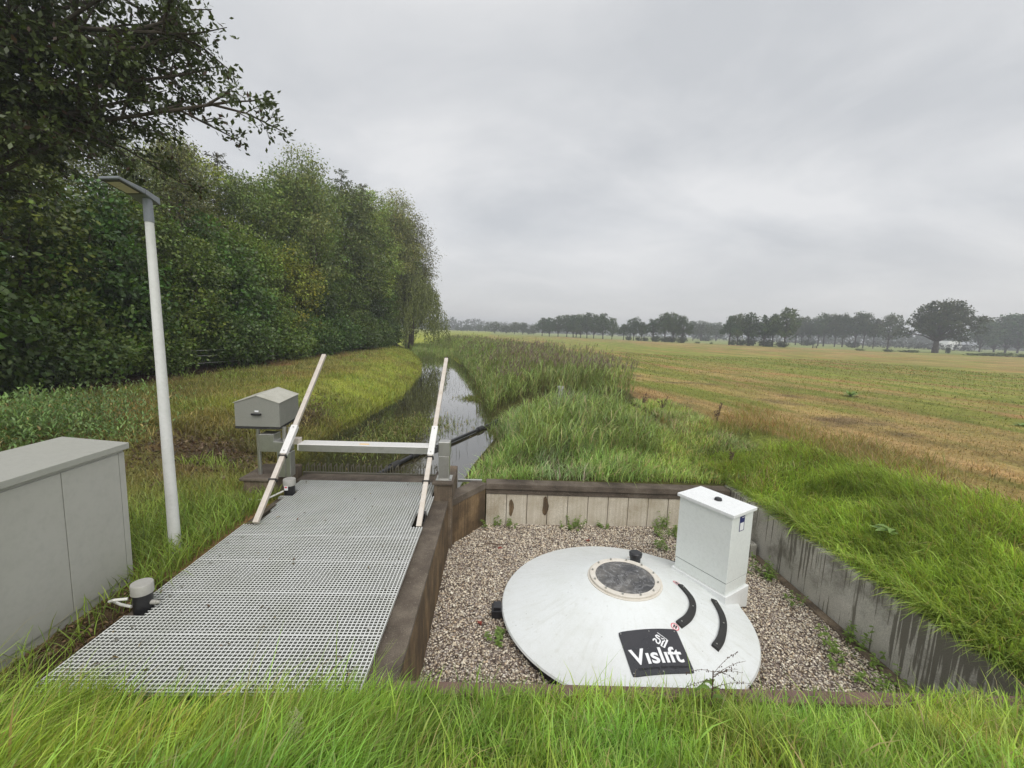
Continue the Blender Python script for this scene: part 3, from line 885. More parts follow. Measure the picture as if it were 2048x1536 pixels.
    b = thing('floating_boom', 'black segmented floating boom lying across the ditch water', 'boom', (-.9, 13, WATER_Z))
    P = [Vector(p) for p in ((-2.55, 9.4, -.56), (-2.33, 10.05, -.55), (-2.01, 10.9, -.54), (-1.36, 12.04, -.54), (-.46, 14.0, -.54), (.02, 15.1, -.54), (.62, 16.55, -.52), (.95, 17.4, -.45))]
    for k in range(len(P) - 1):
        d = (P[k + 1] - P[k]).normalized()
        m = MB(); m.tube([P[k] + d * .03, P[k + 1] - d * .03], .05, 14); s = m.build('boom_tube', M['black'], b, smooth=True)
        if k < len(P) - 2:
            m = MB(); c0 = P[k + 1]; m.tube([c0 - d * .17, c0 + d * .17], .078, 12); m.build('coupling', M['rubber'], b, .006)
build_gate()

# ------------------------------------------------------------------ grey cabinet and lamp
def build_left():
    X1, X0, Y1, Y0 = -3.79, -4.40, 4.46, 1.55
    c = thing('grey_cabinet', 'large grey steel cabinet on the verge left of the grating', 'cabinet', (-4.15, 3.0, -.05))
    m = MB(); m.box((X0, Y0, -.1), (X1 - .012, Y1, 1.375)); m.build('body', M['grey'], c, .006)
    for a, b in ((Y0 + .03, 2.62), (2.628, 3.802), (3.81, 4.385)):
        m = MB(); m.box((X1 - .014, a, .02), (X1, b, 1.345)); m.build('door', M['grey'], c, .003)
    m = MB(); m.box((X1 - .014, 4.392, -.05), (X1 - .002, Y1 - .002, 1.35)); m.build('corner_trim', M['grey'], c, .002)
    m = MB(); m.prism([(X0 - .03, Y0 - .03, 1.378), (X1 + .025, Y0 - .03, 1.378), (X1 + .025, Y1 + .035, 1.378), (X0 - .03, Y1 + .035, 1.378)],
                      [(X0 - .03, Y0 - .03, 1.485), (X1 + .025, Y0 - .03, 1.44), (X1 + .025, Y1 + .035, 1.44), (X0 - .03, Y1 + .035, 1.485)])
    m.build('lid', M['greytop'], c, .005)

    t = thing('street_lamp', 'tall grey metal lamp post with flat lamp head', 'street lamp', (-3.78, 5.04, 0))
    P0, P1 = Vector((-3.775, 5.04, -.1)), Vector((-3.828, 5.04, 3.77))
    m = MB(); m.tube([P0, P0.lerp(P1, .3), P0.lerp(P1, .65), P1], [.064, .057, .050, .041], 24); m.build('pole', M['galv'], t, smooth=True)
    m = MB(); m.tube([P1 - Vector((0, 0, .01)), P1 + Vector((0, 0, .02)), P1 + Vector((-.003, 0, .20)), P1 + Vector((-.003, 0, .235))], [.047, .046, .043, .042], 22); m.build('collar', M['lamphead'], t, smooth=True)
    # head: a thin wedge pointing back towards the dike
    A, B = Vector((-3.955, 4.60, 4.06)), Vector((-3.725, 4.555, 4.06))      # tip edge
    D, E = Vector((-4.00, 5.20, 4.00)), Vector((-3.785, 5.16, 4.00))         # post edge
    Mi, Mj = A.lerp(D, .62), B.lerp(E, .62)
    up = Vector((0, 0, .042))
    m = MB()
    m.prism([A, B, Mj, Mi], [A + up * .6, B + up * .6, Mj + up * 1.25, Mi + up * 1.25])
    m.prism([Mi + Vector((0, .002, 0)), Mj + Vector((0, .002, 0)), E + Vector((0, 0, -.03)), D + Vector((0, 0, -.03))], [Mi + up * 1.25 + Vector((0, .002, 0)), Mj + up * 1.25 + Vector((0, .002, 0)), E + up, D + up])
    hd = m.build('lamp_head', M['lamphead'], t, .006)
    def q(u, v): return A.lerp(B, u).lerp(D.lerp(E, u), v)
    dz = Vector((0, 0, -.006))
    m = MB(); m.prism([q(.05, .03) + dz, q(.95, .03) + dz, q(.95, .60) + dz, q(.05, .60) + dz], [q(.05, .03) + dz * .2, q(.95, .03) + dz * .2, q(.95, .60) + dz * .2, q(.05, .60) + dz * .2]); m.build('underside_frame', M['lampdark'], hd)
    m = MB(); dz2 = Vector((0, 0, -.010)); m.prism([q(.17, .10) + dz2, q(.83, .10) + dz2, q(.83, .53) + dz2, q(.17, .53) + dz2], [q(.17, .10) + dz, q(.83, .10) + dz, q(.83, .53) + dz, q(.17, .53) + dz]); m.build('lens', M['lens'], hd)
build_left()

# ------------------------------------------------------------------ the white tank lid
CX, CY = 1.75, 5.2
def cz(x, y):
    r = math.hypot(x - CX, y - CY)
    return -.42 - max(0.0, r - .46) * .345
def rim(t):
    t = (t + math.pi) % (2 * math.pi) - math.pi
    a = math.degrees(t)
    k = math.exp(-((a - 27) / 20.0) ** 4)
    return 1.57 + .27 * k

def build_lid():
    T = thing('tank_lid', 'large white round cone shaped tank lid with a porthole in gravel', 'tank lid', (CX, CY, GZ))
    n = 144
    radii = [0.38, .46, .55, .7, .9, 1.1, 1.3, 1.5]
    vs, fs = [], []
    for rr in radii + ['rim', 'lip', 'under']:
        for j in range(n):
            t = 2 * math.pi * j / n
            R = rim(t)
            r = R if rr in ('rim',) else (R + .012 if rr == 'lip' else (R - .05 if rr == 'under' else rr))
            x, y = CX + r * math.cos(t), CY + r * math.sin(t)
            z = cz(x, y)
            if rr == 'lip': z -= .018
            if rr == 'under': z -= .03
            vs.append((x, y, z))
    K = len(radii) + 3
    for k in range(K - 1):
        for j in range(n):
            fs.append((k * n + j, k * n + (j + 1) % n, (k + 1) * n + (j + 1) % n, (k + 1) * n + j))
    m = MB(); m.add(vs, fs); m.build('lid_shell', M['white'], T, smooth=True)
    m = MB(); m.add([(CX + (rim(2 * math.pi * j / n) - .045) * math.cos(2 * math.pi * j / n), CY + (rim(2 * math.pi * j / n) - .045) * math.sin(2 * math.pi * j / n), z) for z in (GZ - .05, -.82) for j in range(n)],
                     [(j, (j + 1) % n, n + (j + 1) % n, n + j) for j in range(n)])
    m.build('tank_collar', M['black'], T, smooth=True)
    # porthole
    def ring(name, prof, mat, par, nn=64):
        v, f = [], []
        for r, z in prof:
            v += [(CX + r * math.cos(2 * math.pi * j / nn), CY + r * math.sin(2 * math.pi * j / nn), z) for j in range(nn)]
        for k in range(len(prof) - 1):
            f += [(k * nn + j, k * nn + (j + 1) % nn, (k + 1) * nn + (j + 1) % nn, (k + 1) * nn + j) for j in range(nn)]
        m = MB(); m.add(v, f); return m.build(name, mat, par, smooth=True)
    ring('porthole_seal', [(.475, -.432), (.47, -.415), (.445, -.412)], M['cream'], T)
    pr = ring('porthole_ring', [(.447, -.43), (.447, -.392), (.441, -.386), (.380, -.386), (.373, -.392), (.373, -.402)], M['cream'], T)
    for k in range(12):
        t = 2 * math.pi * (k + .35) / 12
        x, y = CX + .412 * math.cos(t), CY + .412 * math.sin(t)
        m = MB(); m.tube([(x, y, -.3865), (x, y, -.374)], .014, 8); m.tube([(x, y, -.374), (x, y, -.364)], .007, 6); m.build('bolt', M['steel'], pr)
    m = MB(); m.add([(CX, CY, -.385)] + [(CX + .38 * math.cos(2 * math.pi * j / 64), CY + .38 * math.sin(2 * math.pi * j / 64), -.396) for j in range(64)], [(0, j + 1, (j + 1) % 64 + 1) for j in range(64)])
    m.build('pane', M['pane'], T, smooth=True)
    # vent
    m = MB(); vx, vy, vz = 2.06, 5.72, cz(2.06, 5.72)
    m.tube([(vx, vy, vz - .03), (vx, vy, vz + .075), (vx, vy, vz + .08), (vx, vy, vz + .125)], [.072, .072, .088, .092], 26); m.tube([(vx, vy, vz + .125), (vx, vy, vz + .14)], [.088, .07], 26)
    v = m.build('vent_cap', M['black'], T, smooth=True)
    m = MB(); m.tube([(vx - .115, vy, vz + .06), (vx + .115, vy, vz + .05)], .007, 6); m.build('clip', M['steel'], v)
    # curved anti slip strips
    def strip(pts, w):
        P = []
        for i in range(len(pts) - 1):
            for k in range(6):
                a = pts[max(i - 1, 0)]; b = pts[i]; c = pts[i + 1]; d = pts[min(i + 2, len(pts) - 1)]
                t = k / 6
                P.append(tuple(.5 * ((2 * b[q]) + (-a[q] + c[q]) * t + (2 * a[q] - 5 * b[q] + 4 * c[q] - d[q]) * t * t + (-a[q] + 3 * b[q] - 3 * c[q] + d[q]) * t ** 3) for q in (0, 1)))
        P.append(pts[-1])
        v, f = [], []
        for i, (x, y) in enumerate(P):
            a, b = P[max(i - 1, 0)], P[min(i + 1, len(P) - 1)]
            dx, dy = b[0] - a[0], b[1] - a[1]; l = math.hypot(dx, dy); nx, ny = -dy / l * w / 2, dx / l * w / 2
            for sx, dz in ((1, -.006), (1, .026), (.8, .032), (-.8, .032), (-1, .026), (-1, -.006)):
                v.append((x + nx * sx, y + ny * sx, cz(x + nx * sx, y + ny * sx) + dz))
        for i in range(len(P) - 1):
            for k in range(5): f.append((i * 6 + k, i * 6 + k + 1, (i + 1) * 6 + k + 1, (i + 1) * 6 + k))
        f.append(tuple(range(6))); f.append(tuple((len(P) - 1) * 6 + k for k in range(5, -1, -1)))
        m = MB(); m.add(v, f); s = m.build('grip_strip', M['rubber'], T)
        for k in (2, len(P) // 2, len(P) - 3):
            x, y = P[k]; m = MB(); m.tube([(x, y, cz(x, y) + .031), (x, y, cz(x, y) + .038)], .009, 8); m.build('screw', M['steel'], s)
    strip([(2.498, 5.203), (2.535, 4.98), (2.476, 4.791), (2.342, 4.611), (2.173, 4.479)], .078)
    strip([(2.908, 5.104), (2.874, 4.861), (2.795, 4.653), (2.643, 4.42), (2.499, 4.274)], .078)
    # small round foot stickers
    for (x, y, a) in ((2.47, 5.255, .3), (2.118, 4.455, -.6)):
        def disc(r0, r1, dz, mat, name, par):
            v, f = [], []
            for r in (r0, r1):
                for j in range(28):
                    px, py = x + r * math.cos(2 * math.pi * j / 28), y + r * math.sin(2 * math.pi * j / 28)
                    v.append((px, py, cz(px, py) + dz))
            f = [(j, (j + 1) % 28, 28 + (j + 1) % 28, 28 + j) for j in range(28)]
            m = MB(); m.add(v, f); return m.build(name, mat, par)
        st = disc(.001, .046, .003, M['pink'], 'sticker', T)
        disc(.037, .046, .005, M['red'], 'sticker_rim', st)
        for s_ in (-1, 1):
            m = MB(); c, sn = math.cos(a), math.sin(a)
            pf = [(-.006, -.022), (.006, -.022), (.008, .0), (.009, .02), (0, .026), (-.008, .02)]
            pts = [(x + (s_ * .011 + u) * c - w * sn, y + (s_ * .011 + u) * sn + w * c) for u, w in pf]
            m.add([(px, py, cz(px, py) + .0055) for px, py in pts], [tuple(range(6))]); m.build('sticker_foot', M['emboss'], st)
    # bracket at the left edge
    m = MB(); m.box((.04, 5.10, GZ + .02), (.24, 5.28, GZ + .12)); m.box((.06, 5.12, GZ + .121), (.16, 5.26, GZ + .16)); m.build('lifting_bracket', M['black'], T, .008)

    # name plate bent over the cone
    TL, TR, BR, BL = (1.441, 4.37), (2.114, 4.417), (2.136, 3.965), (1.477, 3.917)
    def pm(u, v, dz):
        x = BL[0] * (1 - u) * (1 - v) + BR[0] * u * (1 - v) + TL[0] * (1 - u) * v + TR[0] * u * v
        y = BL[1] * (1 - u) * (1 - v) + BR[1] * u * (1 - v) + TL[1] * (1 - u) * v + TR[1] * u * v
        return (x, y, cz(x, y) + dz)
    W_, H_ = .67, .455
    N1 = 15
    cr_ = .022
    def corner(u, v):
        # pull the grid corners in a little for rounded corners
        return u, v
    v, f = [], []
    for lay in (0, 1):
        for i in range(N1):
            for j in range(N1):
                u, w = i / (N1 - 1), j / (N1 - 1)
                du = min(u, 1 - u) * W_; dv = min(w, 1 - w) * H_
                if du < 1e-6 and dv < 1e-6:
                    u += (.009 if u < .5 else -.009); w += (.013 if w < .5 else -.013)
                v.append(pm(u, w, .002 if lay == 0 else .012))
    ix = lambda l, i, j: l * N1 * N1 + i * N1 + j
    for i in range(N1 - 1):
        for j in range(N1 - 1):
            f.append((ix(1, i, j), ix(1, i + 1, j), ix(1, i + 1, j + 1), ix(1, i, j + 1)))
    for i in range(N1 - 1):
        for (a, b) in (((i, 0), (i + 1, 0)), ((i + 1, N1 - 1), (i, N1 - 1)), ((0, i + 1), (0, i)), ((N1 - 1, i), (N1 - 1, i + 1))):
            f.append((ix(0, *a), ix(0, *b), ix(1, *b), ix(1, *a)))
    m = MB(); m.add(v, f); pl = m.build('name_plate', M['plate'], T)
    def text(body, u0, v0, uw, vh, mat, name, bold):
        cu = bpy.data.curves.new(name, 'FONT')
        cu.body = body
        cu.size = 1
        cu.offset = bold
        cu.resolution_u = 4
        tmp = bpy.data.objects.new(name, cu)
        COL.objects.link(tmp)
        dg = bpy.context.evaluated_depsgraph_get()
        me = bpy.data.meshes.new_from_object(tmp.evaluated_get(dg))
        bpy.data.objects.remove(tmp)
        co = np.array([q.co[:] for q in me.vertices])
        x0, x1, y0 = co[:, 0].min(), co[:, 0].max(), 0.0
        y1 = co[:, 1].max()
        off = wloc(pl)
        bm = bmesh.new(); bm.from_mesh(me)
        bmesh.ops.subdivide_edges(bm, edges=[e for e in bm.edges if e.calc_length() > .22], cuts=2)
        for q in bm.verts:
            u = u0 + (q.co.x - x0) / (x1 - x0) * uw; w = v0 + (q.co.y - y0) / (y1 - y0) * vh
            q.co = Vector(pm(u, w, .016)) - off
        bmesh.ops.recalc_face_normals(bm, faces=bm.faces)
        bm.to_mesh(me); bm.free()
        me.materials.clear(); me.materials.append(mat)
        link(name, me, pl)
    text('V\u0131sl\u0131ft', .058, .226, .85, .335, M['letters'], 'lettering', .022)
    text('innovating fish migration', .13, .105, .80, .058, M['emboss'], 'small_lettering', .01)
    def stroke(P, w):
        P = [np.array(p, float) for p in P]
        v, f = [], []
        for i, p in enumerate(P):
            d = (P[min(i + 1, len(P) - 1)] - P[max(i - 1, 0)]) * np.array((W_, H_)); d /= np.linalg.norm(d)
            nn = np.array((-d[1] / W_, d[0] / H_)) * w / 2
            for s_ in (1, -1): v.append(pm(*(p + nn * s_), .016))
        for i in range(len(P) - 1): f.append((2 * i, 2 * i + 1, 2 * i + 3, 2 * i + 2))
        return v, f
    m = MB()
    for P, w in (([(.658, .794), (.617, .835), (.592, .821), (.598, .787), (.629, .748), (.639, .706), (.62, .662), (.592, .638), (.57, .656), (.565, .693), (.575, .73), (.56, .751), (.537, .744), (.521, .721), (.527, .71)], .016),
                 ([(.641, .898), (.759, .73)], .007), ([(.766, .722), (.655, .543)], .018), ([(.657, .546), (.613, .594)], .008), ([(.622, .590), (.682, .689)], .017), ([(.678, .684), (.721, .705)], .012),
                 ([(.668, .777), (.679, .739)], .008), ([(.676, .742), (.70, .751), (.723, .734)], .01)):
        m.add(*stroke(P, w))
    m.build('emblem', M['letters'], pl)
    for u, w in ((.033, .947), (.509, .94), (.95, .935), (.972, .052), (.499, .045), (.03, .06)):
        a = Vector(pm(u, w, .012)); m = MB(); m.tube([a, a + Vector((0, 0, .005))], .0075, 8); m.build('screw', M['steel'], pl)

    # white cabinet standing on the lid
    c0 = Vector((3.075, 5.155, 0)); ea = Vector((-.39, .735, 0)).normalized(); eb = Vector((.46, .283, 0)).normalized()
    La, Lb = .80, .50
    C = thing('white_cabinet', 'tall white metal cabinet standing on the edge of the tank lid', 'cabinet', (3.1, 5.6, -.75))
    def foot(e, z0, z1):
        P = [c0 - ea * e - eb * e, c0 - ea * e + eb * (Lb + e), c0 + ea * (La + e) + eb * (Lb + e), c0 + ea * (La + e) - eb * e]
        return [Vector((p.x, p.y, z0(p) if callable(z0) else z0)) for p in P], [Vector((p.x, p.y, z1(p) if callable(z1) else z1)) for p in P]
    cone_b = lambda p: cz(p.x, p.y) - .05
    m = MB(); m.prism(*foot(.032, cone_b, -.615)); m.build('plinth', M['cabtop'], C, .006)
    m = MB(); m.prism(*foot(.008, -.612, -.605)); m.prism(*foot(0, -.604, -.46)); m.build('base_section', M['cabwhite'], C, .004)
    m = MB(); m.prism(*foot(.004, -.452, .452)); m.build('body', M['cabwhite'], C, .006)
    m = MB(); m.prism(*foot(-.003, -.459, -.4525)); m.build('seam', M['rubber'], C)
    m = MB(); m.prism(*foot(.034, .455, .50)); m.build('roof', M['cabtop'], C, .006)
    k = c0 + ea * La * .47 + eb * Lb * .52
    m = MB(); m.tube([(k.x, k.y, .50), (k.x, k.y, .512), (k.x, k.y, .53), (k.x, k.y, .537)], [.052, .05, .044, .03], 22); m.build('vent_knob', M['black'], C, smooth=True)
    def onside(u0, u1, z0, z1, d):
        a, b = c0 + eb * (u0 * Lb) - ea * (.004 + d), c0 + eb * (u1 * Lb) - ea * (.004 + d)
        return [(a.x, a.y, z0), (b.x, b.y, z0), (b.x, b.y, z1), (a.x, a.y, z1)]
    m = MB(); m.add(onside(.34, .58, .225, .43, .0015), [(0, 1, 2, 3)]); st = m.build('sticker', M['blue'], C)
    m = MB(); m.add(onside(.37, .55, .235, .34, .003), [(0, 1, 2, 3)]); m.build('sticker_panel', M['letters'], st)
    m = MB(); m.add(onside(.44, .56, .405, .413, .003), [(0, 1, 2, 3)]); m.build('sticker_line', M['letters'], st)
build_lid()

# ------------------------------------------------------------------ blades of grass and reed
def make_blades(name, root, h, w, yaw, lean, cols, label, cat, mat=None, kind='stuff', face=None, parent=None, curl=2.0, tipw=.0):
    n = len(root)
    t = np.array([0, .36, .72, 1.0])
    wid = np.array([.75, 1.0, .7, tipw])
    if face is None: face = yaw + np.pi / 2 + rng.normal(0, .7, n)
    dx, dy = np.cos(yaw), np.sin(yaw)
    out = lean[:, None] * h[:, None] * t[None] ** curl
    up = h[:, None] * t[None] * np.sqrt(np.clip(1 - (lean[:, None] * t[None] ** (curl - 1) * .8) ** 2, .05, 1))
    up = np.where(lean[:, None] > 1.0, h[:, None] * (t[None] * 1.1 - lean[:, None] * .75 * t[None] ** 2.2), up)
    c = np.stack([root[:, 0:1] + dx[:, None] * out, root[:, 1:2] + dy[:, None] * out, root[:, 2:3] + up], -1)
    s = np.stack([np.cos(face), np.sin(face), np.zeros(n)], -1)[:, None] * (w[:, None] * wid[None] / 2)[..., None]
    a, b = c[:, :3] - s[:, :3], c[:, :3] + s[:, :3]
    V = np.empty((n, 7, 3)); V[:, 0:6:2] = a; V[:, 1:6:2] = b; V[:, 6] = c[:, 3]
    F = np.array([0, 1, 3, 2, 2, 3, 5, 4, 4, 5, 6])
    loops = (F[None] + (np.arange(n) * 7)[:, None]).ravel()
    st = (np.array([0, 4, 8])[None] + (np.arange(n) * 11)[:, None]).ravel()
    o = npmesh(name, V.reshape(-1, 3), loops, st, mat or M['grass'], np.repeat(cols, 7, 0), parent)
    if label: tag(o, label, cat, kind=kind)
    return o

def pal(n, base, var=.22, dry=.08, drycol=(.42, .33, .13), tint=None):
    c = np.array(base)[None] * rng.uniform(1 - var, 1 + var, (n, 1)) * rng.uniform(.9, 1.1, (n, 3))
    d = rng.random(n) < dry
    c[d] = np.array(drycol) * rng.uniform(.6, 1.15, (d.sum(), 1))
    return c

def rootz(x, y): return np.stack([x, y, height(x, y, hole=False) - .02], -1)

def grass_foreground():
    n = 74000
    x = rng.uniform(-4.6, 5.8, n); y = 2.96 - 1.5 * rng.random(n)
    clump = fbm(x * 1.7, y * 1.7, 41, 3)
    keep = rng.random(n) < .12 + 1.25 * clump
    x, y, clump = x[keep], y[keep], clump[keep]; n = len(x)
    front = sstep(2.3, 2.85, y)
    side = np.interp(x, [-4.5, -2.5, -.9, -.3, 3.5, 4.6, 5.5], [1.22, 1.22, 1.15, .74, .62, .78, .95])
    h = (.07 + .25 * clump + rng.gamma(1.6, .045, n)) * side * (1 - .30 * front)
    # a few blades stand well above the rest
    tall = rng.random(n) < .035; h[tall] *= rng.uniform(1.3, 1.9, tall.sum())
    yaw = np.where(x < -.2, rng.normal(.3, .8, n), rng.normal(.6, 1.7, n))
    lean = np.clip(rng.normal(.55, .28, n), .05, 1.2)
    tone = fbm(x * 2.6, y * 2.6, 42, 3)[:, None]
    c = pal(n, (.335, .49, .08), .45, .09, (.52, .43, .18)) * (.55 + .9 * tone)
    c[:, 0] *= 1 + .5 * (fbm(x * 1.3, y * 1.3, 43, 2) - .5)
    make_blades('foreground_grass', rootz(x, y), h, rng.gamma(6, .0011, n), yaw, lean, c, 'long bright green grass on the dike slope at the bottom', 'grass')
    n = 300
    x = rng.uniform(-4.5, 5.5, n); y = 2.9 - 1.3 * rng.random(n)
    make_blades('seed_stems', rootz(x, y), rng.uniform(.25, .5, n) * np.interp(x, [-4, -.5, 0, 5], [1.2, 1, .7, .8]), rng.uniform(.0025, .004, n), rng.normal(.2, .8, n), rng.uniform(.3, 1.0, n), pal(n, (.50, .43, .20), .2, 0), 'thin pale seed stems among the dike grass', 'grass stems')
grass_foreground()

def grass_right():
    n = 60000
    x = 4.64 + 4.4 * rng.random(n) ** 1.25; y = rng.uniform(2.4, 9.6, n)
    lim = 7.3 + 1.3 * (fbm(x * .8, y * .8, 5, 3) - .5) * 2
    dens = sstep(lim + .8, lim - .8, x)
    cl = fbm(x * 1.5, y * 1.5, 51, 3)
    keep = rng.random(n) < dens * (.08 + 1.3 * cl)
    x, y, cl = x[keep], y[keep], cl[keep]; n = len(x)
    edge = sstep(5.3, 4.7, x)
    h = (.09 + .27 * cl + rng.gamma(2, .03, n)) * (1 - .05 * edge)
    yaw = np.pi + rng.normal(.45, .6, n) + 2.0 * (fbm(x * .7, y * .7, 53, 2) - .5)
    lean = np.clip(rng.normal(.75, .25, n) + .3 * edge * rng.random(n), .1, 1.4)
    tone = fbm(x * 1.7, y * 1.7, 52, 3)[:, None]
    c = pal(n, (.34, .46, .085), .48, .06, (.5, .42, .17)) * (.55 + .9 * tone)
    make_blades('bank_grass', rootz(x, y), h, rng.gamma(7, .0014, n), yaw, lean, c, 'lush green grass hanging over the right pit wall', 'grass')
    # rough tan turf between bank and field
    n = 52000
    x = rng.uniform(4.9, 17, n); y = 5.0 + 17 * rng.random(n) ** 1.3
    k = (x > np.maximum(itp(XEY, y), 6.6 - .25 * (y - 8))) & (rng.random(n) < np.clip(1.7 - .085 * (x - 5) - .03 * (y - 5), .1, 1))
    x, y = x[k], y[k]; n = len(x)
    gc = ground_col(x, y)
    rough = sstep(11, 7.5, x) * sstep(15, 10, y)
    c = gc * rng.uniform(.6, 1.6, (n, 1)) * rng.uniform(.9, 1.1, (n, 3))
    make_blades('field_turf', rootz(x, y), (.04 + .05 * rng.random(n)) + rough * rng.gamma(2, .06, n) * sstep(.35, .6, fbm(x * .9, y * .9, 58, 3)), rng.uniform(.007, .015, n), rng.uniform(0, 6.28, n), np.clip(rng.normal(.6, .3, n), .1, 1.1), c, 'short tan and green turf at the near edge of the field', 'turf')
    n = 60000
    x = 6 + 40 * rng.random(n) ** 1.5; y = 9 + 45 * rng.random(n) ** 1.4
    k = (x > itp(XEY, y) + .3) & (x < 1.25 * y + 6)
    x, y = x[k], y[k]; n = len(x)
    d = np.hypot(x, y)
    c = ground_col(x, y) * rng.uniform(.72, 1.4, (n, 1)) * rng.uniform(.92, 1.08, (n, 3))
    make_blades('field_stubble', rootz(x, y), rng.uniform(.03, .10, n) * np.interp(d, [10, 50], [1, 1.5]), .0011 * d * rng.uniform(.6, 1.4, n), rng.uniform(0, 6.28, n), np.clip(rng.normal(.6, .3, n), .1, 1.1), c, 'short mown stubble and grass across the open field', 'stubble')
    n = 7000
    x = rng.uniform(4.6, 9, n); y = rng.uniform(7.5, 15, n)
    k = rng.random(n) < sstep(.45, .6, fbm(x * .8, y * .8, 61, 3))
    x, y = x[k], y[k]; n = len(x)
    make_blades('tussock_grass', rootz(x, y), rng.uniform(.15, .45, n), rng.uniform(.006, .012, n), rng.uniform(0, 6.28, n), rng.uniform(.3, 1.0, n), pal(n, (.24, .25, .05), .3, .4, (.36, .24, .10)), 'yellowing tussocks between reeds and mown field', 'grass')
grass_right()

def grass_left():
    n = 60000
    x = -3.42 - 10.5 * rng.random(n) ** 1.2; y = 2.9 + 11 * rng.random(n) ** 1.15
    k = ~((x > -4.5) & (x < -3.78) & (y < 4.5))
    soil = np.exp(-(((x + 6.2) / 1.2) ** 2 + ((y - 9.4) / 1.3) ** 2)) + sstep(-3.9, -3.72, x) * sstep(4.5, 4.1, y)
    k &= rng.random(n) > soil * .8
    k &= ~((x > -4.1) & (y > 6.85))
    x, y = x[k], y[k]; n = len(x)
    cl = fbm(x * .9, y * .9, 71, 3)
    near = sstep(-6.5, -4.2, x) * sstep(8.5, 6.0, y)
    h = .07 + .16 * cl * (.5 + near) + .08 * near + rng.gamma(2, .02, n)
    gc = ground_col(x, y)
    lush = np.array((.20, .28, .05))
    c = (gc * (1 - near[:, None]) + lush * near[:, None]) * rng.uniform(.5, 1.7, (n, 1)) * rng.uniform(.9, 1.1, (n, 3))
    make_blades('verge_grass', rootz(x, y), h, rng.uniform(.006, .013, n), rng.uniform(0, 6.28, n), np.clip(rng.normal(.65, .25, n), .1, 1.2), c, 'patchy green and brown grass on the verge round the lamp', 'grass')
    # far verge along the ditch
    n = 60000
    y = 10 + 45 * rng.random(n) ** 1.6; x = itp(XLY, y) + .15 - 10 * rng.random(n) ** 1.3
    soil = .9 * np.exp(-(((x + 5.9) / .45) ** 2 + ((y - 13.4) / 2.0) ** 2))
    k = (x > -13.8) & (rng.random(n) > soil)
    x, y = x[k], y[k]; n = len(x)
    tone = fbm(x * 1.2, y * .9, 75, 4)[:, None]
    c = ground_col(x, y) * rng.uniform(.5, 1.6, (n, 1)) * rng.uniform(.9, 1.1, (n, 3)) * (.6 + .8 * tone)
    edge = sstep(1.4, .0, itp(XLY, y) - x)
    make_blades('ditch_bank_grass', rootz(x, y), .05 + .30 * rng.random(n) * fbm(x * 1.1, y * 1.1, 76, 3) ** 1.5 * 1.6 + .18 * edge * rng.random(n), rng.uniform(.010, .022, n) * np.interp(y, [10, 50], [1, 1.7]), rng.uniform(0, 6.28, n), np.clip(rng.normal(.65, .25, n), .1, 1.1), c, 'yellow green grass on the left bank of the ditch', 'grass')
    # tufts and clods that break up the verge
    n = 26000
    y = 8.5 + 32 * rng.random(n) ** 1.5; x = itp(XLY, y) + .1 - 9 * rng.random(n) ** 1.2
    pt = fbm(x * .9, y * .7, 77, 3)
    k = (x > -13.4) & (rng.random(n) < sstep(.46, .62, pt)) & ~((x > -4.2) & (y < 8.2))
    x, y, pt = x[k], y[k], pt[k]; n = len(x)
    hue = fbm(x * .5, y * .5, 74, 3)[:, None]
    c = (np.array((.25, .34, .06)) * (1 - sstep(.48, .66, hue)) + np.array((.33, .27, .10)) * sstep(.48, .66, hue)) * rng.uniform(.5, 1.5, (n, 1))
    make_blades('verge_tufts', rootz(x, y), rng.uniform(.10, .32, n), rng.uniform(.009, .018, n) * np.interp(y, [8, 40], [1, 1.6]), rng.uniform(0, 6.28, n), rng.uniform(.25, 1.05, n), c, 'uneven green and straw coloured tufts on the left verge', 'grass')
    n = 5200
    x = np.concatenate([rng.normal(-6.2, .95, n // 2), rng.normal(-5.9, .45, n // 2)]); y = np.concatenate([rng.normal(9.4, .95, n // 2), rng.normal(13.4, 1.7, n // 2)])
    make_blades('soil_clods', rootz(x, y) + np.array((0, 0, .02)), rng.uniform(.03, .10, n), rng.uniform(.02, .06, n), rng.uniform(0, 6.28, n), rng.uniform(.7, 1.25, n), pal(n, (.12, .08, .05), .5, .15, (.30, .22, .12)), 'crumbled brown soil and dead stems on the ditch bank', 'soil')
    # leafy weeds at far left
    n = 15000
    cx = rng.normal(0, 1, n); cy = rng.normal(0, 1, n)
    x = -9.0 + cx * 1.2; y = 8.2 + cy * 1.3
    k = (x < -6.9) & (y < 12)
    k &= rng.random(n) < sstep(-6.6, -8.6, x)
    x, y = x[k], y[k]; n = len(x)
    r = rootz(x, y); r[:, 2] += rng.uniform(0, .95, n) * np.exp(-((x + 8.8) ** 2) / 5) * (.35 + 1.1 * fbm(x * 1.4, y * 1.4, 79, 2))
    make_blades('weeds', r, rng.uniform(.06, .13, n), rng.uniform(.018, .034, n), rng.uniform(0, 6.28, n), rng.uniform(.7, 1.25, n), pal(n, (.17, .26, .085), .4, .05) * (.55 + .9 * fbm(x * 2, y * 2, 78, 2))[:, None], 'bushy pale green weeds behind the grey cabinet', 'weeds')
    n = 60
    x = rng.uniform(-3.3, -1.0, n); y = 3.1 + 4.2 * rng.random(n) ** 1.3
    make_blades('leaf_bits', np.stack([x, y, np.full(n, .003)], -1), rng.uniform(.012, .06, n), rng.uniform(.006, .022, n), rng.uniform(0, 6.28, n), np.full(n, 1.25), pal(n, (.13, .085, .05), .5, .3, (.36, .27, .12)), 'small brown leaf bits and twigs lying on the white grating', 'leaf litter')
    # fallen leaves and litter on the soil beside the grating
    n = 500
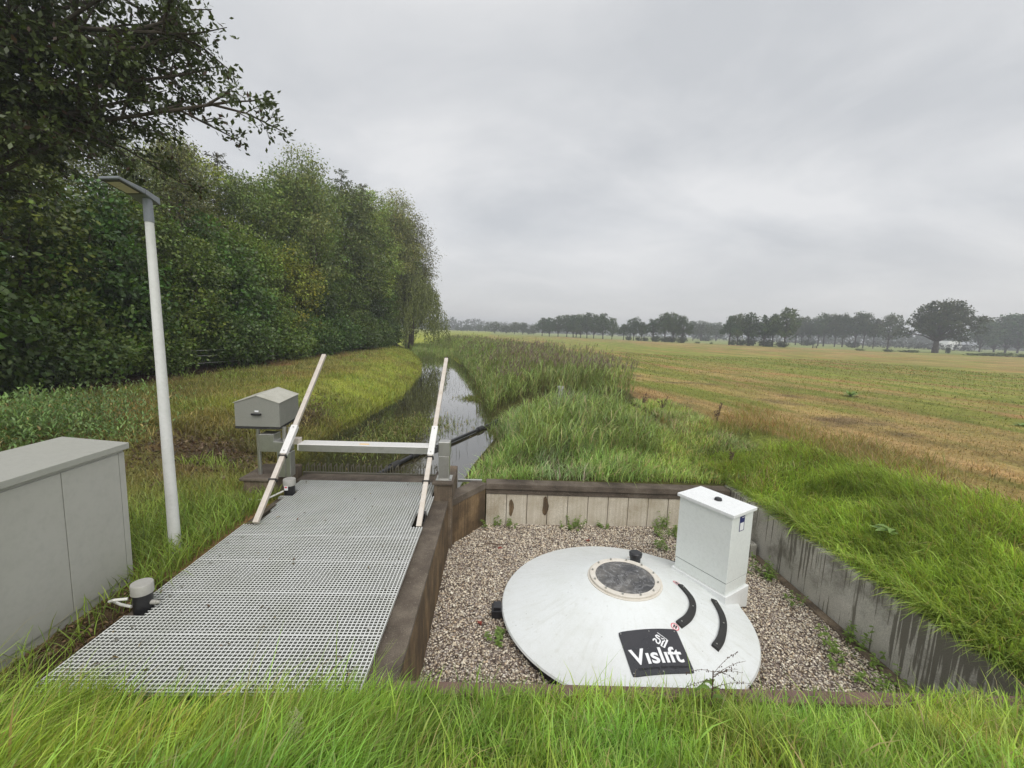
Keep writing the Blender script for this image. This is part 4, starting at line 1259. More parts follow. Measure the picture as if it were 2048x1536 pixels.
    x = rng.uniform(-3.78, -3.36, n); y = rng.uniform(2.9, 4.4, n)
    r = np.stack([x, y, np.full(n, -.055)], -1)
    make_blades('leaf_litter', r, rng.uniform(.02, .07, n), rng.uniform(.01, .03, n), rng.uniform(0, 6.28, n), np.full(n, 1.2), pal(n, (.10, .06, .03), .4, .2, (.3, .2, .1)), 'brown leaf litter on the soil beside the grating', 'leaf litter')
grass_left()

def reeds():
    # stems with leaves in the reed bed
    n = 15000
    y = 8.3 + 62 * rng.random(n) ** 1.6
    xr, xe = itp(XRY, y), itp(XEY, y)
    xr = np.where(y > 44, itp(XLY, y) - .2, xr)
    u = rng.random(n)
    x = xr - .15 + (xe - xr + .1) * u
    near = sstep(14.5, 11.5, y)
    clump = fbm(x * .55, y * .4, 81, 3)
    k = (rng.random(n) < .15 + 1.2 * clump) & ~((y < 12.5) & (x < .6)) & ((y > 16.2) | ((rng.random(n) < .75) & (x < 3.8) & (y > 9.4) & (y < 13.4))) & (fbm(x * .35, y * .25, 85, 3) > .30)
    k &= x < itp(XEY, y) - np.where(y < 15, .8, 0) + 1.2 * (fbm(y * .5, x * .2, 86, 2) - .6)
    x, y, clump, near, u = x[k], y[k], clump[k], near[k], u[k]; n = len(x)
    H = (.85 + .75 * clump + rng.normal(0, .15, n)) * np.interp(y, [8, 11, 13, 16, 20, 24, 30, 45, 70], [.42, .60, .66, .80, 1.05, 1.12, .98, .95, .9])
    H *= np.interp(x - itp(XRY, y), [0, .8, 2], [.72, .92, 1]) * (.7 + .6 * fbm(x * .3, y * .22, 87, 2))
    r = rootz(x, y); r[:, 2] = np.maximum(r[:, 2], WATER_Z)
    yaw = rng.normal(.4, 1.2, n); lean = np.clip(rng.normal(.16, .12, n), 0, .6)
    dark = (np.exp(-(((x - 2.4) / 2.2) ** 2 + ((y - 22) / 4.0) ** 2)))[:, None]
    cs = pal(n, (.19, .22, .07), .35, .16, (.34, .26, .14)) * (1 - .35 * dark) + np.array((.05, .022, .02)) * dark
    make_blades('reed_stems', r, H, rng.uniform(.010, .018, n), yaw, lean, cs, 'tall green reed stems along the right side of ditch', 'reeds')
    # leaves
    m = 6
    rep = np.repeat(np.arange(n), m); tt = rng.uniform(.12, .95, n * m)
    base = r[rep].copy()
    base[:, 0] += np.cos(yaw[rep]) * lean[rep] * H[rep] * tt ** 2
    base[:, 1] += np.sin(yaw[rep]) * lean[rep] * H[rep] * tt ** 2
    base[:, 2] += H[rep] * tt * .95
    bc = pal(n * m, (.25, .335, .095), .45, .10, (.46, .40, .20))
    cl2 = fbm(base[:, 0] * .7, base[:, 1] * .5, 82, 3)[:, None]
    bc *= (.65 + .7 * cl2)
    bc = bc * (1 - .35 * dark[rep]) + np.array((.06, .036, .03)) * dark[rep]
    far = sstep(14, 40, base[:, 1])
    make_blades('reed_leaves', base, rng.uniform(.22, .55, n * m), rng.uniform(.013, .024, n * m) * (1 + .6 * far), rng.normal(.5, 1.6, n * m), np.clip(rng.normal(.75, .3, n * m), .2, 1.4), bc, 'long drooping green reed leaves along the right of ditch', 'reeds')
    # brown plumes on the taller reeds
    k = (H > 1.12) & (y > 16) & (rng.random(n) < .75)
    idx = np.nonzero(k)[0]; m = 6; rep = np.repeat(idx, m)
    base = r[rep].copy()
    base[:, 0] += np.cos(yaw[rep]) * lean[rep] * H[rep]; base[:, 1] += np.sin(yaw[rep]) * lean[rep] * H[rep]
    base[:, 2] += H[rep] * .93 + rng.uniform(-.06, .08, len(rep))
    make_blades('reed_plumes', base, rng.uniform(.10, .24, len(rep)), rng.uniform(.012, .024, len(rep)), rng.normal(.4, .8, len(rep)), rng.uniform(.3, .95, len(rep)), pal(len(rep), (.20, .145, .125), .3, .2, (.32, .25, .19)), 'brown purple plumes on top of the tall reeds', 'reeds')
    # coarse grass right behind the back wall
    n = 30000
    y = 8.12 + 7.2 * rng.random(n) ** 1.2; x = rng.uniform(-.55, 6.2, n)
    xr = itp(XRY, y)
    k = x > np.where(y < 12, np.maximum(xr, -.7 + .28 * (y - 8)), xr + .2)
    cl = fbm(x * .8, y * .8, 91, 3)
    k &= rng.random(n) < .3 + cl
    x, y, cl = x[k], y[k], cl[k]; n = len(x)
    mound = np.exp(-(((x - 2.0) / 1.7) ** 2 + ((y - 11.8) / 2.0) ** 2)) * (.55 + .9 * fbm(x * 1.1, y * 1.1, 94, 2)) + .5 * np.exp(-(((x - 3.2) / .9) ** 2 + ((y - 13.8) / 1.2) ** 2))
    h = (.14 + .42 * cl + .75 * mound * rng.random(n) ** 1.3) * np.interp(x, [3.6, 5], [1, .62])
    r = rootz(x, y); r[:, 2] = np.maximum(r[:, 2], WATER_Z - .05) + mound * .22 * rng.random(n)
    c = pal(n, (.25, .37, .095), .55, .14, (.48, .41, .21)) * (.35 + 1.3 * fbm(x * 1.9, y * 1.9, 92, 3))[:, None]
    gy = sstep(.45, .62, fbm(x * .8, y * .8, 95, 3))[:, None]; c = c * (1 - gy) + c * np.array((1.0, .95, 1.5)) * gy
    yl = sstep(2.4, 4.6, x)[:, None] * .5; c = c * (1 - yl) + c * np.array((1.25, 1.0, .6)) * yl
    make_blades('coarse_grass', r, h, rng.uniform(.009, .02, n), rng.normal(.3, 1.5, n), np.clip(rng.normal(.7, .3, n), .1, 1.35), c, 'coarse blue green grass mounded behind the back wall', 'grass')
    # water plants: sparse stems standing in the ditch and a green raft
    n = 520
    y = 9.5 + 38 * rng.random(n) ** 1.2; xl, xr = itp(XLY, y), itp(XRY, y)
    x = xl + (xr - xl) * np.clip(rng.beta(2.2, 1.6, n), 0, 1)
    make_blades('water_stems', np.stack([x, y, np.full(n, WATER_Z - .02)], -1), rng.uniform(.1, .4, n), rng.uniform(.006, .011, n), rng.uniform(0, 6.28, n), rng.uniform(.2, 1.2, n), pal(n, (.06, .065, .03), .3, .2, (.3, .25, .15)), 'thin dark stems standing in the ditch water', 'water plants')
    n = 3600
    x = np.concatenate([rng.normal(-2.6, .75, n // 2), rng.normal(-1.0, .35, n // 4), rng.normal(-3.4, .5, n // 4)]); y = np.concatenate([rng.normal(14.4, .9, n // 2), rng.normal(20.5, .5, n // 4), rng.normal(12.2, .8, n // 4)])
    make_blades('water_plants', np.stack([x, y, np.full(n, WATER_Z)], -1), rng.uniform(.04, .16, n), rng.uniform(.012, .03, n), rng.uniform(0, 6.28, n), rng.uniform(.6, 1.2, n), pal(n, (.17, .21, .045), .3, .2, (.3, .25, .1)), 'yellow green plants floating in the ditch behind the beam', 'water plants')
reeds()

# ------------------------------------------------------------------ small plants and loose things
def leaf_strip(P, w, n=5):
    """a bent leaf: centre line P, width profile"""
    v, f = [], []
    for i, p in enumerate(P):
        t = i / (len(P) - 1)
        d = (P[min(i + 1, len(P) - 1)] - P[max(i - 1, 0)])
        s = d.cross(Vector((0, 0, 1)))
        s = s.normalized() if s.length > 1e-5 else Vector((1, 0, 0))
        ww = w * math.sin(math.pi * (.12 + .86 * t)) / 2
        v += [p - s * ww, p + Vector((0, 0, -.12 * ww)), p + s * ww]
    for i in range(len(P) - 1):
        f += [(3 * i, 3 * i + 1, 3 * i + 4, 3 * i + 3), (3 * i + 1, 3 * i + 2, 3 * i + 5, 3 * i + 4)]
    return v, f

def leafmat(name, c):
    m, nt, N, L, b = nodes(name)
    g = N.new('ShaderNodeNewGeometry')
    f = noise(N, L, g.outputs['Position'], 18, 3)
    L.new(ramp(N, L, f, [(.3, tuple(x * .75 for x in c)), (.7, tuple(x * 1.25 for x in c))]), b.inputs['Base Color'])
    b.inputs['Roughness'].default_value = .45
    t = N.new('ShaderNodeBsdfTranslucent'); t.inputs['Color'].default_value = (*[x * 1.2 for x in c], 1)
    ms = N.new('ShaderNodeMixShader'); ms.inputs[0].default_value = .25
    L.new(b.outputs[0], ms.inputs[1]); L.new(t.outputs[0], ms.inputs[2]); L.new(ms.outputs[0], N['Material Output'].inputs['Surface'])
    return m
M['weed'] = leafmat('weed_leaf', (.17, .26, .05))
M['dock'] = leafmat('dock_leaf', (.17, .27, .055))

def rosette(name, x, y, z, r, n, w, label, cat, group=None, hgt=.5):
    m = MB()
    if w < .09:
        # several leafy sprigs
        for i in range(max(5, n // 4)):
            a = R_.uniform(0, 6.28); q = r * math.sqrt(R_.random()) * .7; b = Vector((x + math.cos(a) * q, min(y + math.sin(a) * q, 7.84), z))
            hh = r * R_.uniform(.5, 1.15) * (1.15 - q / r * .6); tp = b + Vector((math.cos(a) * hh * .45, math.sin(a) * hh * .3, hh))
            m.tube([(x, min(y, 7.83), z - .012), b, tp], [.004, .003, .0015], 4)
            for k in range(14):
                t = R_.uniform(.15, 1); p = b.lerp(tp, t); e = R_.uniform(0, 6.28); ln = w * R_.uniform(.7, 1.4) * (1.2 - .5 * t)
                m.add(*leaf_strip([p + Vector((math.cos(e) * ln * u, math.sin(e) * ln * u, ln * (.5 * u - .55 * u * u))) for u in (0, .5, 1)], ln * .5))
    else:
        for i in range(n):
            a = R_.uniform(0, 6.28); L_ = r * R_.uniform(.6, 1.1); lift = R_.uniform(.15, hgt * 2)
            P = [Vector((x, y, z)) + Vector((math.cos(a) * L_ * t, math.sin(a) * L_ * t, L_ * (lift * t - lift * .85 * t * t))) for t in (0, .25, .5, .75, 1)]
            m.add(*leaf_strip(P, w * R_.uniform(.7, 1.2)))
    o = m.build(name, M['weed'] if w < .09 else M['dock'], None, smooth=True)
    if w < .09: pass
    return tag(o, label, cat, group)

for (x, y, r, n, w, lab) in [(-.02, 7.74, .22, 26, .05, 'green weed in the far left corner of the gravel pit'), (1.52, 7.68, .25, 40, .055, 'leafy green weed at foot of the pale back wall panels'),
                             (.38, 7.72, .16, 20, .045, 'small weed on gravel below the left panel stain'), (2.15, 7.74, .15, 18, .045, 'small weed right of the leafy weed at the back wall'),
                             (3.25, 7.55, .34, 60, .06, 'bushy weed behind the left edge of white cabinet'), (3.05, 7.0, .24, 34, .05, 'weed on gravel just behind the tank lid rim'),
                             (.10, 4.72, .15, 24, .05, 'small weed at the left rim of tank lid'), (4.15, 6.2, .3, 44, .06, 'weed patch on gravel right of the white cabinet'),
                             (4.3, 4.55, .34, 46, .06, 'feathery weed on gravel at foot of the streaked wall'), (3.98, 4.25, .2, 22, .05, 'small weed on gravel in front of the streaked wall'),
                             (4.28, 5.5, .16, 18, .045, 'small weed beside the edging strip'), (4.2, 3.75, .36, 60, .05, 'grassy weed near the front end of streaked wall')]:
    rosette('weed', x, y, GZ + .01, r, n, w, lab, 'weed', 'weeds in the gravel pit')
rosette('dock_plant', 5.55, 5.5, height(np.array([5.55]), np.array([5.5]))[0] + .2, .26, 6, .12, 'broad leaved dock plant in the grass on right bank', 'plant', hgt=.7)
rosette('dock_plant', 15.9, 18.6, .33, .5, 22, .12, 'round leafy dock plant alone in the mown field', 'plant', hgt=.8)
rosette('dock_plant', 16.4, 12.6, .33, .3, 12, .1, 'leafy plant at the right picture edge of field', 'plant', hgt=.7)

def seed_plant():
    t = thing('dock_in_seed', 'dark branching seed stalk rising from grass before the name plate', 'plant', (1.62, 2.76, .1))
    m = MB(); seeds = MB()
    root = Vector((1.62, 2.76, .03)); top = Vector((1.64, 2.80, .33))
    m.tube([root, root.lerp(top, .5) + Vector((.01, 0, 0)), top], [.006, .005, .004], 6)
    for (ang, ln, rise) in [(-.35, .20, .16), (.1, .26, .20), (.25, .25, .08), (.5, .26, -.04), (2.6, .20, .04), (-.1, .30, .12), (.05, .24, -.02), (2.9, .26, -.06), (.3, .2, .24)]:
        a = root.lerp(top, R_.uniform(.55, 1))
        pts = [a + Vector((math.cos(ang) * ln * s, math.sin(ang) * .25 * ln * s + .03 * s, rise * s - .10 * s * s)) for s in (0, .25, .5, .75, 1)]
        m.tube(pts, [.0018, .0016, .0015, .0012, .001], 5)
        for k in range(16):
            s = R_.uniform(.12, 1); i = min(3, int(s * 4)); p = pts[i].lerp(pts[i + 1], s * 4 - i) + Vector((R_.uniform(-.006, .006), R_.uniform(-.006, .006), R_.uniform(-.014, .008)))
            e = R_.uniform(.003, .0055)
            seeds.add([p + Vector(q) * e for q in ((1, 0, 0), (-1, 0, 0), (0, 1, 0), (0, -1, 0), (0, 0, 1.4), (0, 0, -1.4))], [(0, 2, 4), (2, 1, 4), (1, 3, 4), (3, 0, 4), (2, 0, 5), (1, 2, 5), (3, 1, 5), (0, 3, 5)])
    m.build('stem', M['stalk'], t); seeds.build('seeds', M['stalk'], t)['kind'] = 'stuff'
    lv = MB()
    for (ang, ln, h0) in [(2.8, .14, .22), (.4, .12, .2), (2.2, .12, .26), (-.3, .14, .14), (1.4, .1, .28)]:
        a = root.lerp(top, h0 / .4)
        lv.add(*leaf_strip([a + Vector((math.cos(ang) * ln * s, math.sin(ang) * ln * .4 * s, .14 * s - .2 * s * s)) for s in (0, .25, .5, .75, 1)], .038))
    lv.build('leaves', M['dock'], t)
seed_plant()

def dry_stalk(x, y, h, lab):
    z = float(height(np.array([x]), np.array([y]))[0])
    m = MB()
    for k in range(5):
        a = R_.uniform(0, 6.28); s = R_.uniform(.5, 1) * h; sp = R_.uniform(.05, .3) * h
        b = Vector((x, y, z)); tp = b + Vector((math.cos(a) * sp, math.sin(a) * sp, s))
        m.tube([b, b.lerp(tp, .5) + Vector((0, 0, .05 * h)), tp], [.006, .005, .003], 5)
        for q in range(26):
            t = R_.uniform(.35, 1); p = b.lerp(tp, t) + Vector((R_.uniform(-.03, .03), R_.uniform(-.03, .03), .04 * h * (1 - abs(2 * t - 1))))
            e = R_.uniform(.006, .013)
            m.add([p + Vector(w_) * e for w_ in ((1, 0, 0), (-1, 0, 0), (0, 1, 0), (0, -1, 0), (0, 0, 1.5), (0, 0, -1.5))], [(0, 2, 4), (2, 1, 4), (1, 3, 4), (3, 0, 4), (2, 0, 5), (1, 2, 5), (3, 1, 5), (0, 3, 5)])
    tag(m.build('dry_dock', M['stalk']), lab, 'dry plant', 'dead dock stalks at the field edge')
for x, y, h, lab in [(6.4, 12.0, .62, 'largest dead dark brown dock stalk at the field edge'), (5.35, 13.4, .55, 'dead dock stalk left of the largest one'), (5.0, 14.2, .6, 'dead dock stalk nearest the reeds'), (5.15, 8.9, .5, 'thin dead dock stalk close behind the white cabinet')]:
    dry_stalk(x, y, h, lab)

# blades growing out of bare litter: a pale grass head in the foreground
def grass_head():
    t = thing('grass_head', 'fluffy pale flowering grass head low in the foreground', 'grass head', (-1.02, 2.0, .5))
    z0 = float(height(np.array([-1.02]), np.array([2.02]))[0])
    m = MB(); b = Vector((-1.02, 2.02, z0)); tp = Vector((-.98, 2.05, z0 + .42))
    m.tube([b, tp], [.004, .002], 5); m.build('stem', M['weed'], t)
    s = MB()
    for k in range(420):
        u = R_.random(); p = b.lerp(tp, .5 + .5 * u) + Vector((R_.gauss(0, .035 * (1.15 - u)), R_.gauss(0, .03 * (1.15 - u)), R_.gauss(0, .015)))
        e = R_.uniform(.003, .006)
        s.add([p + Vector(q) * e for q in ((1, 0, 0), (-.5, .8, 0), (-.5, -.8, 0), (0, 0, 1.6))], [(0, 1, 3), (1, 2, 3), (2, 0, 3), (0, 2, 1)])
    s.build('flowers', paint('panicle', (.34, .36, .17), .8, 0, (.8, .8, .7), .4, 30, 0), t)['kind'] = 'stuff'
grass_head()

def seed_spike():
    m = MB(); b = Vector((-1.06, 2.84, -.05)); tp = Vector((-.99, 2.90, .30))
    m.tube([b, tp], .002, 5)
    for k in range(16):
        p = b.lerp(tp, .42 + .58 * k / 15) + Vector((R_.uniform(-.003, .003), 0, 0)); e = .006
        m.add([p + Vector(q) * e for q in ((1, 0, 0), (-1, 0, 0), (0, 1, 0), (0, -1, 0), (0, 0, 1.5), (0, 0, -1.5))], [(0, 2, 4), (2, 1, 4), (1, 3, 4), (3, 0, 4), (2, 0, 5), (1, 2, 5), (3, 1, 5), (0, 3, 5)])
    tag(m.build('seed_spike', M['emboss']), 'black beaded seed spike in grass at the front corner of grating', 'seed spike')
seed_spike()
x = rng.uniform(-4.1, -3.5, 26); y = rng.uniform(2.7, 3.3, 26)
make_blades('arching_stems', rootz(x, y), rng.uniform(.35, .6, 26), np.full(26, .003), rng.normal(.3, .5, 26), rng.uniform(.6, 1.3, 26), pal(26, (.45, .38, .2), .2, 0), 'dry arching grass stems in front of the grey cabinet', 'grass stems')

# red fallen leaves and twig on the gravel
for (x, y, a, lab) in [(.16, 6.88, .3, 'red fallen leaf on gravel left of the tank lid'), (-.1, 5.0, 1.2, 'dark red fallen leaf on gravel near the channel wall'), (1.72, 7.2, 2.1, 'red fallen leaf on gravel behind the tank lid')]:
    m = MB(); pts = []
    for k in range(10):
        r = .055 if k % 2 == 0 else .024
        pts.append((x + r * math.cos(a + k * .628), y + r * math.sin(a + k * .628), GZ + .028 + .012 * (k % 3)))
    m.add([(x, y, GZ + .026)] + pts, [(0, k + 1, (k + 1) % 10 + 1) for k in range(10)])
    tag(m.build('fallen_leaf', M['redleaf']), lab, 'leaf', 'red leaves on the gravel')
m = MB(); m.tube([(-.1, 7.05, GZ + .03), (.1, 7.0, GZ + .035), (.28, 7.02, GZ + .028)], [.006, .007, .004], 6)
tag(m.build('twig', M['stalk']), 'thin dark twig lying on gravel near the corner wall', 'twig')

# marker post in the reeds
t = thing('marker_post', 'short grey capped post standing among the reeds', 'post', (2.45, 16, .1))
m = MB(); m.tube([(2.45, 16, -.1), (2.45, 16, .62)], .085, 16); m.build('post_body', M['pipe'], t, smooth=True)
m = MB(); m.tube([(2.45, 16, .62), (2.45, 16, .70)], .12, 16); m.build('post_cap', M['pipe'], t, smooth=True)

# wire fence before the wood
def fence():
    t = thing('wire_fence', 'low wire fence on thin wooden posts along the dark wood', 'fence', (-14, 18, .3))
    P = [(-15.2, 14.6), (-15.0, 17.6), (-14.2, 20.4), (-13.4, 23.0), (-13.7, 27.0), (-13.9, 31.0)]
    for x, y in P:
        m = MB(); m.tube([(x, y, .1), (x + R_.uniform(-.06, .06), y, 1.35)], .05, 8); m.build('post', M['wood'], t, smooth=True)
    for z in (.65, 1.0, 1.25):
        m = MB(); m.tube([(x, y, z) for x, y in P], .006, 5); m.build('wire', M['galv'], t)
fence()

# ------------------------------------------------------------------ trees
def leaf_quads(c, d, nrm, s, w):
    side = np.cross(d, nrm); side /= np.linalg.norm(side, axis=1, keepdims=True) + 1e-9
    V = np.stack([c, c + d * (s * .5)[:, None] + side * (w * .5)[:, None], c + d * s[:, None], c + d * (s * .5)[:, None] - side * (w * .5)[:, None]], 1)
    return V

def unit(v): return v / (np.linalg.norm(v, axis=1, keepdims=True) + 1e-9)

def crown_mesh(name, g, lobes, nclump, per, sg, s, col, droop=.3, shell=.55, aspect=.6, var=.3, mat='leaf', zmin=None):
    lobes = np.array(lobes, float)
    vol = lobes[:, 3] * lobes[:, 4] * lobes[:, 5]
    k = g.choice(len(lobes), nclump, p=vol ** .7 / (vol ** .7).sum())
    u = unit(g.normal(size=(nclump, 3)))
    r = shell + (1 - shell) * g.random(nclump) ** .6
    cc = lobes[k, :3] + u * lobes[k, 3:6] * r[:, None]
    tone = g.uniform(1 - var, 1 + var, (nclump, 1)) * np.array([1, 1, 1]) * np.stack([g.uniform(.85, 1.25, nclump), np.ones(nclump), g.uniform(.8, 1.1, nclump)], 1)
    n = nclump * per
    rep = np.repeat(np.arange(nclump), per)
    p = cc[rep] + g.normal(size=(n, 3)) * np.array([sg, sg, sg * .6])
    d = unit(u[rep] * .7 + g.normal(size=(n, 3)) * .75 + np.array([0, 0, -droop]))
    nrm = unit(u[rep] * .6 + g.normal(size=(n, 3)) * .6 + np.array([0, 0, .8]))
    ss = s * g.uniform(.45, 1.5, n)
    if zmin is not None:
        ok = p[:, 2] > zmin; p, d, nrm, ss, rep = p[ok], d[ok], nrm[ok], ss[ok], rep[ok]; n = len(p)
    V = leaf_quads(p, d, nrm, ss, ss * aspect)
    c = np.array(col)[None] * tone[rep] * g.uniform(.75, 1.3, (n, 1))
    return V.reshape(-1, 3), np.repeat(c, 4, 0), cc

def add_crown(name, V, C, parent, mat):
    n = len(V) // 4
    return npmesh(name, V, np.arange(n * 4), np.arange(n) * 4, M[mat], C, parent)

def limbs(m, base, tips, r0, g, bend=.15):
    for tp in tips:
        b = Vector(base); e = Vector(tp)
        mid = b.lerp(e, .5) + Vector((g.normal() * bend, g.normal() * bend, abs(g.normal()) * bend)) * (e - b).length * .5
        m.tube([b, mid, e], [r0, r0 * .6, r0 * .15], 7, cap=False)

def tree_proto(name, h, r, lobes, nclump, per, sg, s, col, seed, trunk_r, clear, label, cat, group, mat='leaf', **kw):
    g = np.random.default_rng(seed)
    t = thing(name, label, cat, (0, 0, 0), group)
    V, C, cc = crown_mesh('crown', g, lobes, nclump, per, sg, s, col, mat=mat, **kw)
    m = MB()
    lob = sorted(lobes, key=lambda q: q[2])
    topl = lob[-1]
    m.tube([(0, 0, -.3), (g.normal() * .05 * h * .1, 0, clear), (g.normal() * .02 * h, g.normal() * .02 * h, (clear + topl[2]) / 2), (topl[0] * .6, topl[1] * .6, topl[2])], [trunk_r * 1.25, trunk_r * .85, trunk_r * .55, trunk_r * .12], 9)
    limbs(m, (0, 0, clear), [q[:3] for q in lobes], trunk_r * .42, g)
    m.build('trunk', M['bark'], t)
    add_crown('crown', V, C, t, mat)
    return t

def lobes_shrub(h, r, g, n=9):
    L_ = [(0, 0, h * .45, r * .8, r * .8, h * .46)]
    for k in range(n):
        a = k / n * 6.28 + g.uniform(-.3, .3); z = g.uniform(.12, .8) * h; q = r * g.uniform(.45, .7) * (1 - .35 * z / h)
        L_.append((math.cos(a) * q, math.sin(a) * q, z, r * .42, r * .42, h * .17))
    L_.append((g.uniform(-.2, .2) * r, g.uniform(-.2, .2) * r, h * .86, r * .38, r * .38, h * .14))
    return L_

def lobes_tree(h, r, clear, g, n=10, top=.5):
    L_ = []
    for k in range(n):
        a = k * 2.4 + g.uniform(-.4, .4); u = (k + .5) / n
        z = clear + (h - clear) * (.15 + .75 * u); q = r * .62 * math.sin(math.pi * min(.97, .28 + .62 * u)) * g.uniform(.7, 1.15)
        rr = r * g.uniform(.32, .5)
        L_.append((math.cos(a) * q, math.sin(a) * q, z, rr, rr, rr * .72))
    L_.append((0, 0, h - r * .28, r * .34, r * .34, r * .30))
    L_.append((0, 0, clear + (h - clear) * .55, r * .55, r * .55, (h - clear) * .34))
    return L_

DK = (.066, .118, .020); MID = (.125, .195, .030); YEL = (.21, .245, .03); BIR = (.16, .225, .042); BRN = (.07, .065, .022)  # DK: dark leaf green, darkened further to stand for the oak's shade
g0 = np.random.default_rng(3)

def ordw(i): return ['first', 'second', 'third', 'fourth', 'fifth', 'sixth', 'seventh', 'eighth', 'ninth', 'tenth', 'eleventh', 'twelfth', 'thirteenth', 'fourteenth', 'fifteenth', 'sixteenth', 'seventeenth', 'eighteenth', 'nineteenth', 'twentieth'][i]

def place(proto, first, x, y, rz, sc, label, szz=None):
    o = proto if first else copy_tree(proto)
    o.location = (x, y, float(height(np.array([x]), np.array([y]))[0]) - .05)
    o.rotation_euler = (0, 0, rz)
    o.scale = (sc, sc, szz or sc)
    o['label'] = label
    return o

def wood():
    GS = 'leafy shrubs at the front of the wood'
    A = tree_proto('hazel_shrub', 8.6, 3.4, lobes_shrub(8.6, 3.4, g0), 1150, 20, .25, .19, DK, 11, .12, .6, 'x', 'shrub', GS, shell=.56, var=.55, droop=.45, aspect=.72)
    B = tree_proto('hazel_shrub', 8.2, 3.4, lobes_shrub(8.2, 3.4, g0), 1250, 19, .25, .14, MID, 12, .12, .6, 'x', 'shrub', GS, shell=.56, var=.55, droop=.35, aspect=.62)
    Cc = tree_proto('maple_shrub', 8.4, 3.3, lobes_shrub(8.4, 3.3, g0), 1150, 19, .24, .15, YEL, 13, .12, .8, 'x', 'shrub', GS, shell=.56, var=.55, droop=.3, aspect=.66)
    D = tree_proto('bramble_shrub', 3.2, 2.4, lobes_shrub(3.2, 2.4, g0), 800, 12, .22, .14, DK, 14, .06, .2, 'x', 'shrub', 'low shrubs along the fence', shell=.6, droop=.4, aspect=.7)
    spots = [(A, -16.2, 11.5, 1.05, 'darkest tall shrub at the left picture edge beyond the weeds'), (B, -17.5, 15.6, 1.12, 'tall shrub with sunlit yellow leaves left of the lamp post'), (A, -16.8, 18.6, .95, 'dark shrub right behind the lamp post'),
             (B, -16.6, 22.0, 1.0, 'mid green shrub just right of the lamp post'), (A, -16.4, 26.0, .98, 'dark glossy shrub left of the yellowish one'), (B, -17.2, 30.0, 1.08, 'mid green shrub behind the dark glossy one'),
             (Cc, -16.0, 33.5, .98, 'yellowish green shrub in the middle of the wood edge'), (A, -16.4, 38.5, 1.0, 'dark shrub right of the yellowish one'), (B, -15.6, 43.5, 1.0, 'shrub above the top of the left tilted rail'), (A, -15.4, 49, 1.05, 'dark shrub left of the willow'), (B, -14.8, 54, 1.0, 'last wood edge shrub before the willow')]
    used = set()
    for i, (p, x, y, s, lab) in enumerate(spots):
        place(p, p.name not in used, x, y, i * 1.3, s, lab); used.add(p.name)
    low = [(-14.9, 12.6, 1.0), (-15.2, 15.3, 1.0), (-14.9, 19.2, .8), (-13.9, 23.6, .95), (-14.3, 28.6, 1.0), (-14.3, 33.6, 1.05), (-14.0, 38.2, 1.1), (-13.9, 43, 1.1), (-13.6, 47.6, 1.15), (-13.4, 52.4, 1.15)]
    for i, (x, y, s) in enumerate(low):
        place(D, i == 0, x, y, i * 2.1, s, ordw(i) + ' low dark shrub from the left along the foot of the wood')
    GT = 'taller trees behind the wood edge'
    T1 = tree_proto('wood_tree', 15, 4.0, lobes_tree(15, 4.0, 3.0, g0, 13), 1700, 17, .30, .19, BIR, 21, .2, 3.5, 'x', 'tree', GT, shell=.45, droop=.5, aspect=.5)
    T2 = tree_proto('wood_tree', 15, 4.4, lobes_tree(15, 4.4, 2.5, g0, 14), 1700, 16, .30, .20, (.125, .175, .034), 22, .22, 3, 'x', 'tree', GT, shell=.5, droop=.3, aspect=.6)
    T3 = tree_proto('birch', 15, 3.0, lobes_tree(15, 3.1, 4.0, g0, 15), 1100, 15, .34, .16, (.14, .17, .045), 23, .14, 4, 'x', 'tree', GT, shell=.3, droop=.9, aspect=.5)
    sp = [(T2, -19.5, 15.5, .80, 'tree crown above the left shrubs'), (T3, -18.4, 22.6, .78, 'airy thin birch just right of the lamp head'), (T3, -18.0, 25.6, .84, 'thin birch with the highest twig tips near the lamp'), (T1, -21.0, 30, .92, 'pale tree crown left of the highest crown'),
          (T1, -18.6, 33.0, .86, 'rounded olive tree behind the yellowish shrub'), (T2, -18.0, 37.5, .98, 'tree under the highest crown of wood'), (T3, -16.2, 37.5, 1.10, 'twiggy tree with the highest crown of the wood'), (T1, -17.8, 42.5, 1.08, 'olive tree right of the highest crown'), (T2, -16.6, 47.5, 1.12, 'broad tree at the shoulder of the wood'),
          (T1, -15.6, 53.0, 1.2, 'tall tree left of the hanging birch'), (T3, -13.2, 57.5, 1.30, 'hanging birch at the right end of wood'), (T3, -12.0, 62.0, 1.28, 'tall drooping birch above the willow'), (T2, -15.0, 62, 1.2, 'tree behind the hanging birches'), (T1, -21, 21.0, .80, 'tree crown far behind the lamp head'), (T2, -13.6, 66, .95, 'rounded tree behind the willow')]
    used = set()
    for i, (p, x, y, s, lab) in enumerate(sp):
        place(p, p.name not in used, x, y, i * 1.7, s, lab); used.add(p.name)
